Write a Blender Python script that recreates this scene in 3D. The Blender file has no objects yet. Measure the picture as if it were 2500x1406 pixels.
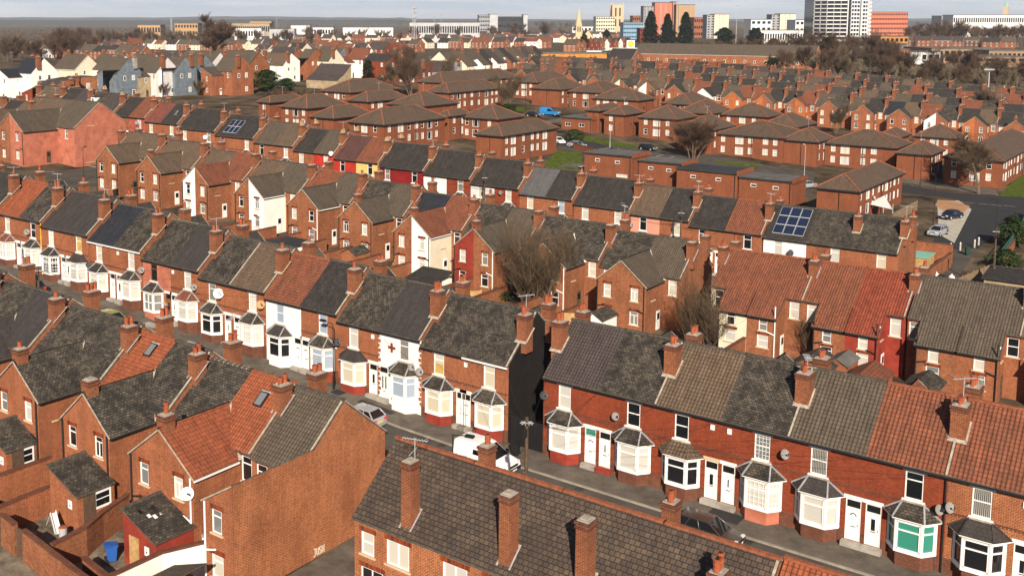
import bpy, bmesh, math, random
from mathutils import Vector, Matrix
R=math.radians
random.seed(7)
# ------------------------------------------------------------------ camera, sky, sun, exposure
scn=bpy.context.scene
COL=scn.collection
HC=33.1; PCX,PCY,FPX,HZ=1000.,362.,2590.,50.     # principal point, focal length (photo px), horizon row
TH=math.atan((PCY-HZ)/FPX); AZ=R(38.83)
FW=(-math.sin(AZ),math.cos(AZ)); RT=(math.cos(AZ),math.sin(AZ))
cd=bpy.data.cameras.new('camera'); cam=bpy.data.objects.new('camera',cd); COL.objects.link(cam)
cd.sensor_fit='HORIZONTAL'; cd.sensor_width=36; cd.lens=36*FPX/2500
cd.shift_x=(1250-PCX)/2500; cd.shift_y=-(703-PCY)/2500
cd.clip_start=1; cd.clip_end=60000
cam.location=(0,0,HC)
cam.rotation_euler=Vector((FW[0]*math.cos(TH),FW[1]*math.cos(TH),-math.sin(TH))).to_track_quat('-Z','Y').to_euler()
scn.camera=cam
SUN=Vector((3.2,-4.05,2.9)).normalized(); SEL=math.asin(SUN.z); SAZ=math.atan2(SUN.x,SUN.y)
w=bpy.data.worlds.new('World'); scn.world=w; w.use_nodes=True
nt=w.node_tree; N=nt.nodes; L=nt.links; N.clear()
out=N.new('ShaderNodeOutputWorld'); bg=N.new('ShaderNodeBackground'); bg.inputs[1].default_value=0.030
sky=N.new('ShaderNodeTexSky'); sky.sky_type='NISHITA'; sky.sun_disc=False; sky.sun_elevation=SEL; sky.sun_rotation=SAZ
sky.air_density=1.0; sky.dust_density=1.0; sky.ozone_density=1.5
tc=N.new('ShaderNodeTexCoord'); mp=N.new('ShaderNodeMapping'); mp.inputs['Scale'].default_value=(1,1,16)
sx_=N.new('ShaderNodeSeparateXYZ'); L.new(tc.outputs['Generated'],sx_.inputs[0])
nz=N.new('ShaderNodeTexNoise'); nz.inputs['Scale'].default_value=4.5; nz.inputs['Detail'].default_value=9; nz.inputs['Roughness'].default_value=.62
rp=N.new('ShaderNodeValToRGB'); rp.color_ramp.elements[0].position=.40; rp.color_ramp.elements[1].position=.68
mx=N.new('ShaderNodeMixRGB'); mx.inputs[2].default_value=(20.5,20.3,20.4,1)
dk=N.new('ShaderNodeMath'); dk.operation='MULTIPLY'; dk.inputs[1].default_value=.75
L.new(tc.outputs['Generated'],mp.inputs[0]); L.new(mp.outputs[0],nz.inputs['Vector']); L.new(nz.outputs[0],rp.inputs[0])
lo_=N.new('ShaderNodeMapRange'); lo_.inputs[1].default_value=.05; lo_.inputs[2].default_value=.35; lo_.inputs[3].default_value=1; lo_.inputs[4].default_value=.25; L.new(sx_.outputs[2],lo_.inputs[0])
ml_=N.new('ShaderNodeMath'); ml_.operation='MULTIPLY'; L.new(rp.outputs[0],ml_.inputs[0]); L.new(lo_.outputs[0],ml_.inputs[1])
L.new(ml_.outputs[0],dk.inputs[0]); L.new(dk.outputs[0],mx.inputs[0]); bl_=N.new('ShaderNodeMixRGB'); bl_.blend_type='MULTIPLY'; bl_.inputs[0].default_value=1; bl_.inputs[2].default_value=(.86,1.0,1.30,1); L.new(sky.outputs[0],bl_.inputs[1]); hz_=N.new('ShaderNodeMapRange'); hz_.inputs[1].default_value=.0; hz_.inputs[2].default_value=.22; hz_.inputs[3].default_value=.85; hz_.inputs[4].default_value=0; L.new(sx_.outputs[2],hz_.inputs[0])
h2_=N.new('ShaderNodeMixRGB'); h2_.inputs[2].default_value=(14.2,16.0,18.6,1); L.new(hz_.outputs[0],h2_.inputs[0]); L.new(bl_.outputs[0],h2_.inputs[1]); L.new(h2_.outputs[0],mx.inputs[1]); L.new(mx.outputs[0],bg.inputs[0]); L.new(bg.outputs[0],out.inputs[0])
sd=bpy.data.lights.new('sun','SUN'); sd.energy=5.0; sd.angle=R(.5); sd.color=(1,.89,.74)
so=bpy.data.objects.new('sun',sd); COL.objects.link(so); so.location=(50,-60,120); so.rotation_euler=SUN.to_track_quat('Z','Y').to_euler()
scn.view_settings.view_transform='Standard'; scn.view_settings.look='None'; scn.view_settings.gamma=1; scn.view_settings.exposure=.62
# ------------------------------------------------------------------ where things are
GT=[(-1e5,3),(-900,5),(-420,9),(-260,9.6),(-200,8.8),(-181,8),(-160,6.7),(-140,5.5),(-118,4.),(-99,3.1),(-90,2.5),(-81,1.8),(-72,1.3),(-62,.8),(-53,.2),(-46,0),(1e5,0)]
def g(X):
    for (a,za),(b,zb) in zip(GT,GT[1:]):
        if a<=X<=b: return za+(zb-za)*(X-a)/(b-a)
    return 0
def ray(px,py):
    u=(px-PCX)/FPX; v=-(py-PCY)/FPX
    F=math.cos(TH)+v*math.sin(TH); Z=-math.sin(TH)+v*math.cos(TH)
    return (FW[0]*F+RT[0]*u, FW[1]*F+RT[1]*u, Z)
def at(px,py,h=0):          # the spot a height h above the sloping ground seen at a photo pixel
    r=ray(px,py); t=10.
    while t<9000 and HC+r[2]*t>g(r[0]*t)+h: t+=max(.25,t*.002)
    a=t-max(.5,t*.005); b=t
    for _ in range(30):
        m=(a+b)/2
        if HC+r[2]*m<=g(r[0]*m)+h: b=m
        else: a=m
    return (r[0]*a,r[1]*a,HC+r[2]*a)
def atz(px,py,z):
    r=ray(px,py); t=(z-HC)/r[2]; return (r[0]*t,r[1]*t,z)
def far(px,D,py=None):      # a spot at distance D (and, with py, its height)
    r=ray(px,py if py is not None else 200); k=D/(r[0]*FW[0]+r[1]*FW[1])
    return (r[0]*k,r[1]*k,HC+r[2]*k)
# ------------------------------------------------------------------ materials
MATS={}
def newmat(n,rough=.85,spec=.3):
    m=bpy.data.materials.new(n); m.use_nodes=True; nt=m.node_tree
    b=nt.nodes['Principled BSDF']; b.inputs['Roughness'].default_value=rough
    b.inputs['Specular IOR Level'].default_value=spec
    MATS[n]=m; return m,nt,b
def c4(c): return (c[0],c[1],c[2],1)
def nd(nt,t,**k):
    n=nt.nodes.new(t)
    for a,v in k.items(): setattr(n,a,v)
    return n
def noise(nt,vec,scale,detail=3,rough=.55):
    n=nd(nt,'ShaderNodeTexNoise'); n.inputs['Scale'].default_value=scale; n.inputs['Detail'].default_value=detail; n.inputs['Roughness'].default_value=rough
    nt.links.new(vec,n.inputs['Vector']); return n.outputs[0]
def ramp(nt,fac,a,b,ca=(0,0,0,1),cb=(1,1,1,1)):
    r=nd(nt,'ShaderNodeValToRGB'); r.color_ramp.elements[0].position=a; r.color_ramp.elements[1].position=b
    r.color_ramp.elements[0].color=ca; r.color_ramp.elements[1].color=cb
    nt.links.new(fac,r.inputs[0]); return r.outputs[0]
def mixc(nt,fac,a,b,mode='MIX'):
    m=nd(nt,'ShaderNodeMixRGB',blend_type=mode)
    for i,v in ((0,fac),(1,a),(2,b)):
        if isinstance(v,(int,float)): m.inputs[i].default_value=v
        elif isinstance(v,tuple): m.inputs[i].default_value=c4(v)
        else: nt.links.new(v,m.inputs[i])
    return m.outputs[0]
def worldpos(nt):
    return nd(nt,'ShaderNodeNewGeometry').outputs['Position']
def bump(nt,b,h,st,dist=.02):
    n=nd(nt,'ShaderNodeBump'); n.inputs['Strength'].default_value=st; n.inputs['Distance'].default_value=dist
    nt.links.new(h,n.inputs['Height']); nt.links.new(n.outputs[0],b.inputs['Normal'])
def plain(n,c,rough=.8,spec=.3,var=.12,vs=1.2,metal=0):
    m,nt,b=newmat(n,rough,spec); b.inputs['Metallic'].default_value=metal
    if var:
        p=worldpos(nt); f=noise(nt,p,vs,6,.7)
        d=tuple(x*(1-var*2) for x in c); e=tuple(min(1,x*(1+var)) for x in c)
        nt.links.new(ramp(nt,f,.3,.7,c4(d),c4(e)),b.inputs[0])
    else: b.inputs[0].default_value=c4(c)
    return m
def brickmat(n,c1,c2,mort,bw=.245,bh=.084,ms=.013,off=.5,soot=.5,sootc=(.05,.018,.012),pale=.25,palec=(.42,.19,.09),rough=.9,bmp=.35):
    m,nt,b=newmat(n,rough,.15)
    uv=nd(nt,'ShaderNodeUVMap').outputs[0]
    t=nd(nt,'ShaderNodeTexBrick',offset=off); t.inputs['Scale'].default_value=1; t.inputs['Brick Width'].default_value=bw; t.inputs['Row Height'].default_value=bh
    t.inputs['Mortar Size'].default_value=ms; t.inputs['Mortar Smooth'].default_value=.2; t.inputs['Bias'].default_value=-.1
    t.inputs['Color1'].default_value=c4(c1); t.inputs['Color2'].default_value=c4(c2); t.inputs['Mortar'].default_value=c4(mort)
    nt.links.new(uv,t.inputs['Vector'])
    p=worldpos(nt)
    f1=ramp(nt,noise(nt,p,.45,6,.65),.45,.75); f2=ramp(nt,noise(nt,p,.9,7,.72),.56,.70)
    mm=nd(nt,'ShaderNodeMath',operation='MULTIPLY'); mm.inputs[1].default_value=soot; nt.links.new(f1,mm.inputs[0])
    m2=nd(nt,'ShaderNodeMath',operation='MULTIPLY'); m2.inputs[1].default_value=pale; nt.links.new(f2,m2.inputs[0])
    c=mixc(nt,mm.outputs[0],t.outputs[0],sootc); c=mixc(nt,m2.outputs[0],c,palec)
    c=mixc(nt,.55,c,ramp(nt,noise(nt,p,5,4,.75),.3,.7,(.5,.48,.46,1),(1.35,1.32,1.3,1)),'MULTIPLY')
    mpg=nd(nt,'ShaderNodeMapping'); mpg.inputs['Scale'].default_value=(1.3,.16,1); nt.links.new(uv,mpg.inputs[0])
    c=mixc(nt,.32,c,ramp(nt,noise(nt,mpg.outputs[0],.8,5,.7),.36,.60,(.50,.44,.42,1),(1.1,1.1,1.1,1)),'MULTIPLY')
    nt.links.new(c,b.inputs[0])
    if bmp: bump(nt,b,t.outputs['Fac'],-bmp,.012)
    return m
def tilemat(n,c1,c2,gap,tw,th,off,patch=.4,patchc=(.03,.03,.026),ps=.8,rough=.85,bmp=.6,spec=.25,wave=0,lichen=0):
    m,nt,b=newmat(n,rough,spec)
    uv=nd(nt,'ShaderNodeUVMap').outputs[0]
    p=worldpos(nt)
    t=nd(nt,'ShaderNodeTexBrick',offset=off); t.inputs['Scale'].default_value=1; t.inputs['Brick Width'].default_value=tw; t.inputs['Row Height'].default_value=th
    t.inputs['Mortar Size'].default_value=.018 if not wave else .014; t.inputs['Mortar Smooth'].default_value=.3; t.inputs['Bias'].default_value=0
    t.inputs['Color1'].default_value=c4(c1); t.inputs['Color2'].default_value=c4(c2); t.inputs['Mortar'].default_value=c4(gap)
    nt.links.new(uv,t.inputs['Vector'])
    f=ramp(nt,noise(nt,p,ps,6,.68),.42,.62)
    mm=nd(nt,'ShaderNodeMath',operation='MULTIPLY'); mm.inputs[1].default_value=patch; nt.links.new(f,mm.inputs[0])
    c=mixc(nt,mm.outputs[0],t.outputs[0],patchc)
    if lichen:
        f2=ramp(nt,noise(nt,p,9,2,.5),.70,.74); m3=nd(nt,'ShaderNodeMath',operation='MULTIPLY'); m3.inputs[1].default_value=lichen; nt.links.new(f2,m3.inputs[0])
        c=mixc(nt,m3.outputs[0],c,(.42,.40,.33))
    c=mixc(nt,.5,c,ramp(nt,noise(nt,p,3,5,.7),.3,.7,(.6,.6,.6,1),(1.3,1.3,1.3,1)),'MULTIPLY')
    mpg=nd(nt,'ShaderNodeMapping'); mpg.inputs['Scale'].default_value=(1.6,.28,1); nt.links.new(uv,mpg.inputs[0])
    c=mixc(nt,.55,c,ramp(nt,noise(nt,mpg.outputs[0],1.0,5,.7),.34,.62,(.55,.53,.52,1),(1.18,1.16,1.12,1)),'MULTIPLY')
    nt.links.new(c,b.inputs[0])
    h=t.outputs['Fac']
    inv=nd(nt,'ShaderNodeMath',operation='SUBTRACT'); inv.inputs[0].default_value=1; nt.links.new(h,inv.inputs[1]); hh=inv.outputs[0]
    # each course rises towards its lower edge
    sp=nd(nt,'ShaderNodeSeparateXYZ'); nt.links.new(uv,sp.inputs[0])
    q=nd(nt,'ShaderNodeMath',operation='DIVIDE'); q.inputs[1].default_value=th; nt.links.new(sp.outputs[1],q.inputs[0])
    fr=nd(nt,'ShaderNodeMath',operation='FRACT'); nt.links.new(q.outputs[0],fr.inputs[0])
    sb=nd(nt,'ShaderNodeMath',operation='SUBTRACT'); nt.links.new(hh,sb.inputs[0]); nt.links.new(fr.outputs[0],sb.inputs[1]); hh=sb.outputs[0]
    if wave:
        q2=nd(nt,'ShaderNodeMath',operation='MULTIPLY'); q2.inputs[1].default_value=2*math.pi/tw; nt.links.new(sp.outputs[0],q2.inputs[0])
        sn=nd(nt,'ShaderNodeMath',operation='SINE'); nt.links.new(q2.outputs[0],sn.inputs[0])
        m4=nd(nt,'ShaderNodeMath',operation='MULTIPLY_ADD'); m4.inputs[1].default_value=wave; nt.links.new(sn.outputs[0],m4.inputs[0]); nt.links.new(hh,m4.inputs[2]); hh=m4.outputs[0]
    bump(nt,b,hh,bmp,.03)
    return m
MO=(.50,.25,.13)
brickmat('brick',(.275,.070,.028),(.150,.036,.017),MO,soot=.42,pale=.22,ms=.0105,palec=(.40,.17,.075))
brickmat('brick_red',(.25,.045,.018),(.160,.029,.014),(.30,.10,.05),soot=.30,pale=.06,ms=.007)
brickmat('brick_worn',(.28,.085,.036),(.15,.042,.021),(.46,.26,.14),soot=.45,pale=.50,palec=(.44,.20,.09),ms=.008)
brickmat('brick_orange',(.31,.080,.029),(.160,.038,.018),(.56,.30,.15),soot=.50,sootc=(.085,.020,.012),pale=.25,ms=.0115)
brickmat('brick_dark',(.15,.04,.022),(.09,.025,.016),(.18,.11,.075),soot=.5)
brickmat('brick_flats',(.235,.063,.026),(.165,.043,.019),(.27,.12,.065),soot=.28,pale=.15,palec=(.34,.14,.06))
brickmat('brick_stack',(.225,.068,.031),(.12,.034,.019),MO,soot=.5,pale=.30,ms=.008)
brickmat('coursing',(.30,.06,.02),(.06,.02,.012),(.04,.015,.01),bw=.12,bh=.5,off=0,soot=.1)
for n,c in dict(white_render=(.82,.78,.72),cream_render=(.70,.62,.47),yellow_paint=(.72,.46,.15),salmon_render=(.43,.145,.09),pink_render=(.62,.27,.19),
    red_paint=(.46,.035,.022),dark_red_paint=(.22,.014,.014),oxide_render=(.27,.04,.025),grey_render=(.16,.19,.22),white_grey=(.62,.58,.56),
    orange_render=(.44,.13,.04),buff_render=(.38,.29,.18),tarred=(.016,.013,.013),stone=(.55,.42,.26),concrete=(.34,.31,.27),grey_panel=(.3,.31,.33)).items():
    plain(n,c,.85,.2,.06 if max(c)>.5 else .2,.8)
plain('faded_wash',(.40,.10,.07),.9,.1,.25,.9)
tilemat('slate',(.140,.114,.086),(.050,.044,.038),(.014,.013,.011),.27,.19,.5,patch=.80,patchc=(.022,.020,.018),ps=1.0,lichen=.45,bmp=.9)
tilemat('slate_dark',(.066,.056,.048),(.036,.032,.030),(.013,.012,.012),.27,.19,.5,patch=.6,patchc=(.024,.021,.020),ps=.9,lichen=.12)
tilemat('slate_flat',(.060,.050,.047),(.048,.041,.040),(.03,.026,.025),.30,.26,.5,patch=.25,ps=.5,rough=.6,bmp=.25)
tilemat('navy',(.030,.033,.042),(.024,.026,.034),(.010,.011,.014),.6,.30,0,patch=.1,ps=.5,rough=.55,bmp=.5,wave=.3)
tilemat('new_grey',(.115,.112,.115),(.10,.098,.10),(.045,.045,.047),.33,.32,0,patch=.1,ps=.5,bmp=.6,wave=.4)
tilemat('umber',(.080,.061,.058),(.068,.052,.050),(.022,.018,.017),.25,.30,0,patch=.25,patchc=(.05,.04,.036),ps=.5,bmp=.9,wave=.6)
tilemat('brown',(.155,.105,.070),(.118,.080,.054),(.036,.025,.018),.25,.30,0,patch=.30,patchc=(.085,.066,.047),ps=.6,bmp=.9,wave=.6)
tilemat('greybrown',(.122,.094,.068),(.094,.073,.054),(.026,.021,.017),.25,.30,0,patch=.30,patchc=(.07,.06,.047),ps=.6,bmp=.9,wave=.6)
tilemat('orange_tile',(.33,.095,.042),(.25,.068,.031),(.085,.024,.013),.25,.30,0,patch=.28,patchc=(.20,.07,.035),ps=.6,bmp=.8,wave=.6)
tilemat('rust_tile',(.26,.088,.046),(.19,.064,.036),(.055,.018,.011),.25,.30,0,patch=.45,patchc=(.12,.055,.034),ps=.6,bmp=.9,wave=.7)
tilemat('red_tile',(.30,.068,.035),(.215,.048,.027),(.06,.014,.010),.25,.30,0,patch=.35,patchc=(.14,.04,.026),ps=.8,bmp=.9,wave=.7)
tilemat('faded_tile',(.25,.065,.048),(.17,.05,.04),(.06,.03,.025),.30,.30,.5,patch=.6,patchc=(.10,.06,.05),ps=.5,bmp=.5)
tilemat('plum_tile',(.105,.048,.042),(.09,.042,.036),(.03,.018,.016),.33,.33,0,patch=.15,patchc=(.07,.04,.035),ps=.6,bmp=.8,wave=.6)
tilemat('flats_tile',(.135,.088,.060),(.100,.067,.047),(.045,.030,.022),.33,.33,.5,patch=.35,patchc=(.075,.055,.040),ps=.25,bmp=.6)
tilemat('tile_big',(.118,.083,.058),(.068,.051,.042),(.014,.011,.010),.30,.28,.5,patch=.45,patchc=(.040,.031,.029),ps=.4,bmp=1.,lichen=.1)
plain('felt',(.13,.12,.11),.9,.2,.2,.4); plain('felt_dark',(.035,.035,.038),.8,.3,.2,.4)
plain('upvc',(.80,.78,.75),.45,.4,.03,2); plain('white_trim',(.80,.77,.72),.7,.3,.06,3); plain('brown_frame',(.20,.09,.03),.6,.3,.1,3)
plain('mortar',(.40,.34,.27),.95,.1,.25,3); plain('lead',(.33,.33,.34),.5,.4,.2,3); plain('black_metal',(.015,.015,.016),.5,.4,0)
plain('terracotta',(.34,.09,.04),.85,.2,.25,5); plain('ridge_orange',(.30,.10,.05),.9,.2,.25,3); plain('ridge_grey',(.10,.085,.07),.9,.2,.3,3)
plain('buff_pot',(.45,.28,.13),.85,.2,.2,5)
plain('asphalt',(.085,.073,.062),.9,.2,.22,.35); plain('asphalt_new',(.030,.029,.030),.85,.3,.12,.25); plain('paving',(.135,.114,.093),.95,.1,.25,.6)
plain('kerb',(.30,.26,.21),.9,.2,.2,1); plain('soil',(.120,.088,.058),1,.05,.5,.12); plain('yard_paving',(.19,.155,.115),.95,.1,.35,.9)
plain('grass_mat',(.085,.115,.018),1,.05,.35,.8); plain('astro',(.018,.045,.022),1,.05,.1,3); plain('hedge_leaf',(.05,.065,.02),.9,.1,.3,2)
plain('bark',(.14,.100,.068),.95,.1,.2,2); plain('twig',(.120,.084,.054),.95,.05,.25,.3); plain('twig_red',(.100,.062,.042),.95,.05,.25,.3); plain('twig_pale',(.23,.18,.12),.95,.05,.3,.4)
plain('conifer',(.016,.026,.013),.95,.05,.4,.7); plain('bush_green',(.032,.055,.016),.95,.05,.4,1)
plain('timber',(.24,.17,.11),.9,.1,.25,3); plain('timber_new',(.47,.29,.12),.85,.15,.2,3); plain('pole_wood',(.11,.07,.045),.9,.1,.2,3); plain('slab_pale',(.45,.41,.33),.9,.2,.15,1)
plain('dish_grey',(.24,.23,.22),.55,.3,.05,3); plain('dish_white',(.78,.76,.72),.45,.3,.03,3); plain('dish_dark',(.05,.05,.055),.5,.3,.05,3)
plain('rubber',(.012,.012,.012),.8,.3,0); plain('hill_far',(.060,.058,.050),1,0,.15,.002); plain('field_far',(.11,.075,.045),1,0,.3,.004)
plain('graffiti',(.70,.62,.5),.9,.1,0); plain('copper_green',(.22,.48,.38),.8,.2,.1,.2); plain('cladding_white',(.66,.65,.63),.6,.3,.03,.1)
plain('cladding_orange',(.52,.15,.085),.8,.2,.05,.05); plain('cladding_tan',(.40,.24,.12),.8,.2,.05,.05); plain('blue_panel',(.17,.30,.42),.5,.4,.05,.1)
plain('steel',(.42,.42,.43),.5,.4,.1,.1); plain('railing_green',(.03,.11,.08),.6,.3,.1,3); plain('sign_yellow',(.85,.50,.02),.6,.3,0); plain('sign_red',(.62,.04,.02),.6,.3,0)
plain('cream_clad',(.62,.56,.42),.8,.2,.05,.1); plain('blue_plastic',(.02,.09,.34),.5,.4,.05,3); plain('green_plastic',(.015,.05,.025),.5,.4,.05,3); plain('black_plastic',(.012,.012,.013),.5,.4,0)
plain('ochre_wall',(.46,.21,.05),.9,.1,.15,.5); plain('corrugated',(.30,.19,.11),.8,.3,.2,1); plain('bag_white',(.75,.73,.7),.6,.3,.05,3); plain('brick_paint_patch',(.40,.05,.03),.9,.1,.1,3)
def paint(n,c,rough=.3,cc=.6):
    m,nt,b=newmat(n,rough,.5); b.inputs[0].default_value=c4(c); b.inputs['Coat Weight'].default_value=cc; b.inputs['Coat Roughness'].default_value=.08
for n,c in dict(car_black=(.010,.010,.012),car_white=(.78,.77,.75),car_silver=(.30,.31,.33),car_green=(.20,.23,.035),car_blue=(.012,.17,.42),car_navy=(.01,.012,.03),car_bronze=(.05,.035,.03)).items(): paint(n,c)
def glassmat(n,c,rough=.06,fold=0,foldc=(.2,.2,.2),fs=9.,refl=.5,vert=True):
    m,nt,b=newmat(n,rough,refl); b.inputs['Coat Weight'].default_value=.35; b.inputs['Coat Roughness'].default_value=.03
    if fold:
        uv=nd(nt,'ShaderNodeUVMap').outputs[0]; wv=nd(nt,'ShaderNodeTexWave',bands_direction='X' if vert else 'Y'); wv.inputs['Scale'].default_value=fs; wv.inputs['Distortion'].default_value=2.; wv.inputs['Detail'].default_value=2
        nt.links.new(uv,wv.inputs[0]); nt.links.new(ramp(nt,wv.outputs[1],.2,.9,c4(foldc),c4(c)),b.inputs[0]); b.inputs['Roughness'].default_value=.35
    else: b.inputs[0].default_value=c4(c)
glassmat('glass_dark',(.010,.011,.013)); glassmat('glass_net',(.56,.53,.48),fold=1,foldc=(.42,.40,.36),fs=13); glassmat('glass_half',(.36,.34,.30),fold=1,foldc=(.05,.05,.05),fs=3.)
glassmat('glass_cream',(.56,.50,.38),fold=1,foldc=(.46,.41,.31),fs=11); glassmat('glass_teal',(.05,.30,.22),fold=1,foldc=(.02,.15,.11),fs=6); glassmat('glass_amber',(.50,.32,.10),rough=.2)
glassmat('glass_blue',(.34,.40,.48),fold=1,foldc=(.25,.30,.37),fs=13); glassmat('glass_blind',(.62,.58,.50),fold=1,foldc=(.42,.39,.33),fs=14,vert=False); glassmat('glass_grey',(.16,.17,.17),rough=.15)
def solar():
    m,nt,b=newmat('solar_cell',.12,.25); uv=nd(nt,'ShaderNodeUVMap').outputs[0]
    t=nd(nt,'ShaderNodeTexBrick',offset=0); t.inputs['Scale'].default_value=1; t.inputs['Brick Width'].default_value=.17; t.inputs['Row Height'].default_value=.17; t.inputs['Mortar Size'].default_value=.008
    t.inputs['Color1'].default_value=(.006,.012,.04,1); t.inputs['Color2'].default_value=(.005,.010,.03,1); t.inputs['Mortar'].default_value=(.05,.07,.12,1)
    nt.links.new(uv,t.inputs['Vector']); nt.links.new(t.outputs[0],b.inputs[0]); b.inputs['Coat Weight'].default_value=.1; b.inputs['Roughness'].default_value=.25
solar()
# ------------------------------------------------------------------ mesh helpers
class MB:
    def __init__(s): s.v=[]; s.f=[]; s.m=[]; s.mats=[]
    def mi(s,mat):
        if mat not in s.mats: s.mats.append(mat)
        return s.mats.index(mat)
    def poly(s,pts,mat):
        i=len(s.v); s.v+= [tuple(p) for p in pts]; s.f.append(tuple(range(i,i+len(pts)))); s.m.append(s.mi(mat))
    def box(s,x0,y0,z0,x1,y1,z1,mat,bot=True):
        i=len(s.v); s.v+=[(x0,y0,z0),(x1,y0,z0),(x1,y1,z0),(x0,y1,z0),(x0,y0,z1),(x1,y0,z1),(x1,y1,z1),(x0,y1,z1)]
        fs=[(4,5,6,7),(0,1,5,4),(1,2,6,5),(2,3,7,6),(3,0,4,7)]+([(3,2,1,0)] if bot else [])
        k=s.mi(mat)
        for f in fs: s.f.append(tuple(i+a for a in f)); s.m.append(k)
    def beam(s,a,b,wd,ht,mat,up=(0,0,1)):      # a bar of rectangular section from a to b
        a=Vector(a); b=Vector(b); d=(b-a)
        if d.length<1e-6: return
        d.normalize(); u=Vector(up); sd=d.cross(u)
        if sd.length<1e-4: sd=d.cross(Vector((1,0,0)))
        sd.normalize(); u=sd.cross(d); i=len(s.v)
        for p in (a,b):
            for sx,sy in ((-1,-1),(1,-1),(1,1),(-1,1)): s.v.append(tuple(p+sd*wd*.5*sx+u*ht*.5*sy))
        k=s.mi(mat)
        for f in ((0,1,5,4),(1,2,6,5),(2,3,7,6),(3,0,4,7),(3,2,1,0),(4,5,6,7)): s.f.append(tuple(i+q for q in f)); s.m.append(k)
    def tube(s,a,b,r0,r1,mat,n=8,cap=True):
        a=Vector(a); b=Vector(b); d=b-a
        if d.length<1e-6: return
        d.normalize(); p=d.orthogonal().normalized(); q=d.cross(p); i=len(s.v)
        for c,r in ((a,r0),(b,r1)):
            for k in range(n):
                t=2*math.pi*k/n; s.v.append(tuple(c+p*math.cos(t)*r+q*math.sin(t)*r))
        mi=s.mi(mat)
        for k in range(n):
            s.f.append((i+k,i+(k+1)%n,i+n+(k+1)%n,i+n+k)); s.m.append(mi)
        if cap:
            s.f.append(tuple(i+n+k for k in range(n))); s.m.append(mi); s.f.append(tuple(i+n-1-k for k in range(n))); s.m.append(mi)
    def slab(s,pts,th,mat,edge=None):          # a sloping plate: pts seen from above, anticlockwise
        edge=edge or mat; lo=[(p[0],p[1],p[2]-th) for p in pts]; n=len(pts)
        s.poly(pts,mat); s.poly(lo[::-1],edge)
        for k in range(n): s.poly([lo[k],lo[(k+1)%n],pts[(k+1)%n],pts[k]],edge)
    def panel(s,o,ux,W,z0,z1,holes,mat,rev=.1):   # wall with openings; outward normal = (ux.y,-ux.x)
        xs=sorted({0,W}|{a for h in holes for a in (h[0],h[1])}); zs=sorted({z0,z1}|{a for h in holes for a in (h[2],h[3])})
        xs=[x for x in xs if 0<=x<=W]; zs=[z for z in zs if z0<=z<=z1]
        P=lambda x,z,d=0:(o[0]+ux[0]*x-ux[1]*d,o[1]+ux[1]*x+ux[0]*d,z)
        for a,b in zip(xs,xs[1:]):
            for c,d in zip(zs,zs[1:]):
                mx_,mz=(a+b)/2,(c+d)/2
                if any(h[0]<mx_<h[1] and h[2]<mz<h[3] for h in holes): continue
                s.poly([P(a,c),P(b,c),P(b,d),P(a,d)],mat)
        for a,b,c,d in holes:
            s.poly([P(a,c),P(a,d),P(a,d,rev),P(a,c,rev)],mat); s.poly([P(b,d),P(b,c),P(b,c,rev),P(b,d,rev)],mat)
            s.poly([P(a,d),P(b,d),P(b,d,rev),P(a,d,rev)],mat); s.poly([P(b,c),P(a,c),P(a,c,rev),P(b,c,rev)],mat)
    def mesh(s,name,smooth=False):
        me=bpy.data.meshes.new(name); me.from_pydata(s.v,[],s.f)
        for m in s.mats: me.materials.append(MATS[m])
        me.polygons.foreach_set('material_index',s.m)
        if smooth: me.polygons.foreach_set('use_smooth',[True]*len(s.f))
        uv=me.uv_layers.new(name='UVMap').data
        for p in me.polygons:
            n=p.normal
            if abs(n.z)>.995: t=Vector((1,0,0)); u=Vector((0,1,0))
            else: t=Vector((-n.y,n.x,0)).normalized(); u=n.cross(t)
            for li in p.loop_indices:
                c=me.vertices[me.loops[li].vertex_index].co; uv[li].uv=(c.dot(t),c.dot(u))
        me.update(); return me
    def obj(s,name,parent=None,smooth=False,loc=(0,0,0),rz=0): return mk(name,s.mesh(name,smooth),parent,loc,rz)
def mk(name,me,parent=None,loc=(0,0,0),rz=0):
    o=bpy.data.objects.new(name,me); COL.objects.link(o); o.location=loc; o.rotation_euler=(0,0,rz)
    if parent is not None: o.parent=parent
    return o
def tag(o,label,cat,group=None,kind=None):
    o['label']=label; o['category']=cat
    if group: o['group']=group
    if kind: o['kind']=kind
    return o
def thing(name,label,cat,loc=(0,0,0),rz=0,group=None): return tag(mk(name,None,None,loc,rz),label,cat,group)
def struct(name,mb,smooth=False):
    o=mb.obj(name,None,smooth); o['kind']='structure'; return o
ORD='first second third fourth fifth sixth seventh eighth ninth tenth eleventh twelfth thirteenth fourteenth fifteenth sixteenth seventeenth eighteenth nineteenth twentieth'.split()
def ordn(i):
    if i<20: return ORD[i]
    t={2:'twenty',3:'thirty',4:'forty',5:'fifty'}[(i+1)//10]
    return (t+'-'+ORD[(i+1)%10-1]) if (i+1)%10 else {'twenty':'twentieth','thirty':'thirtieth','forty':'fortieth','fifty':'fiftieth'}[t]
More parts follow.
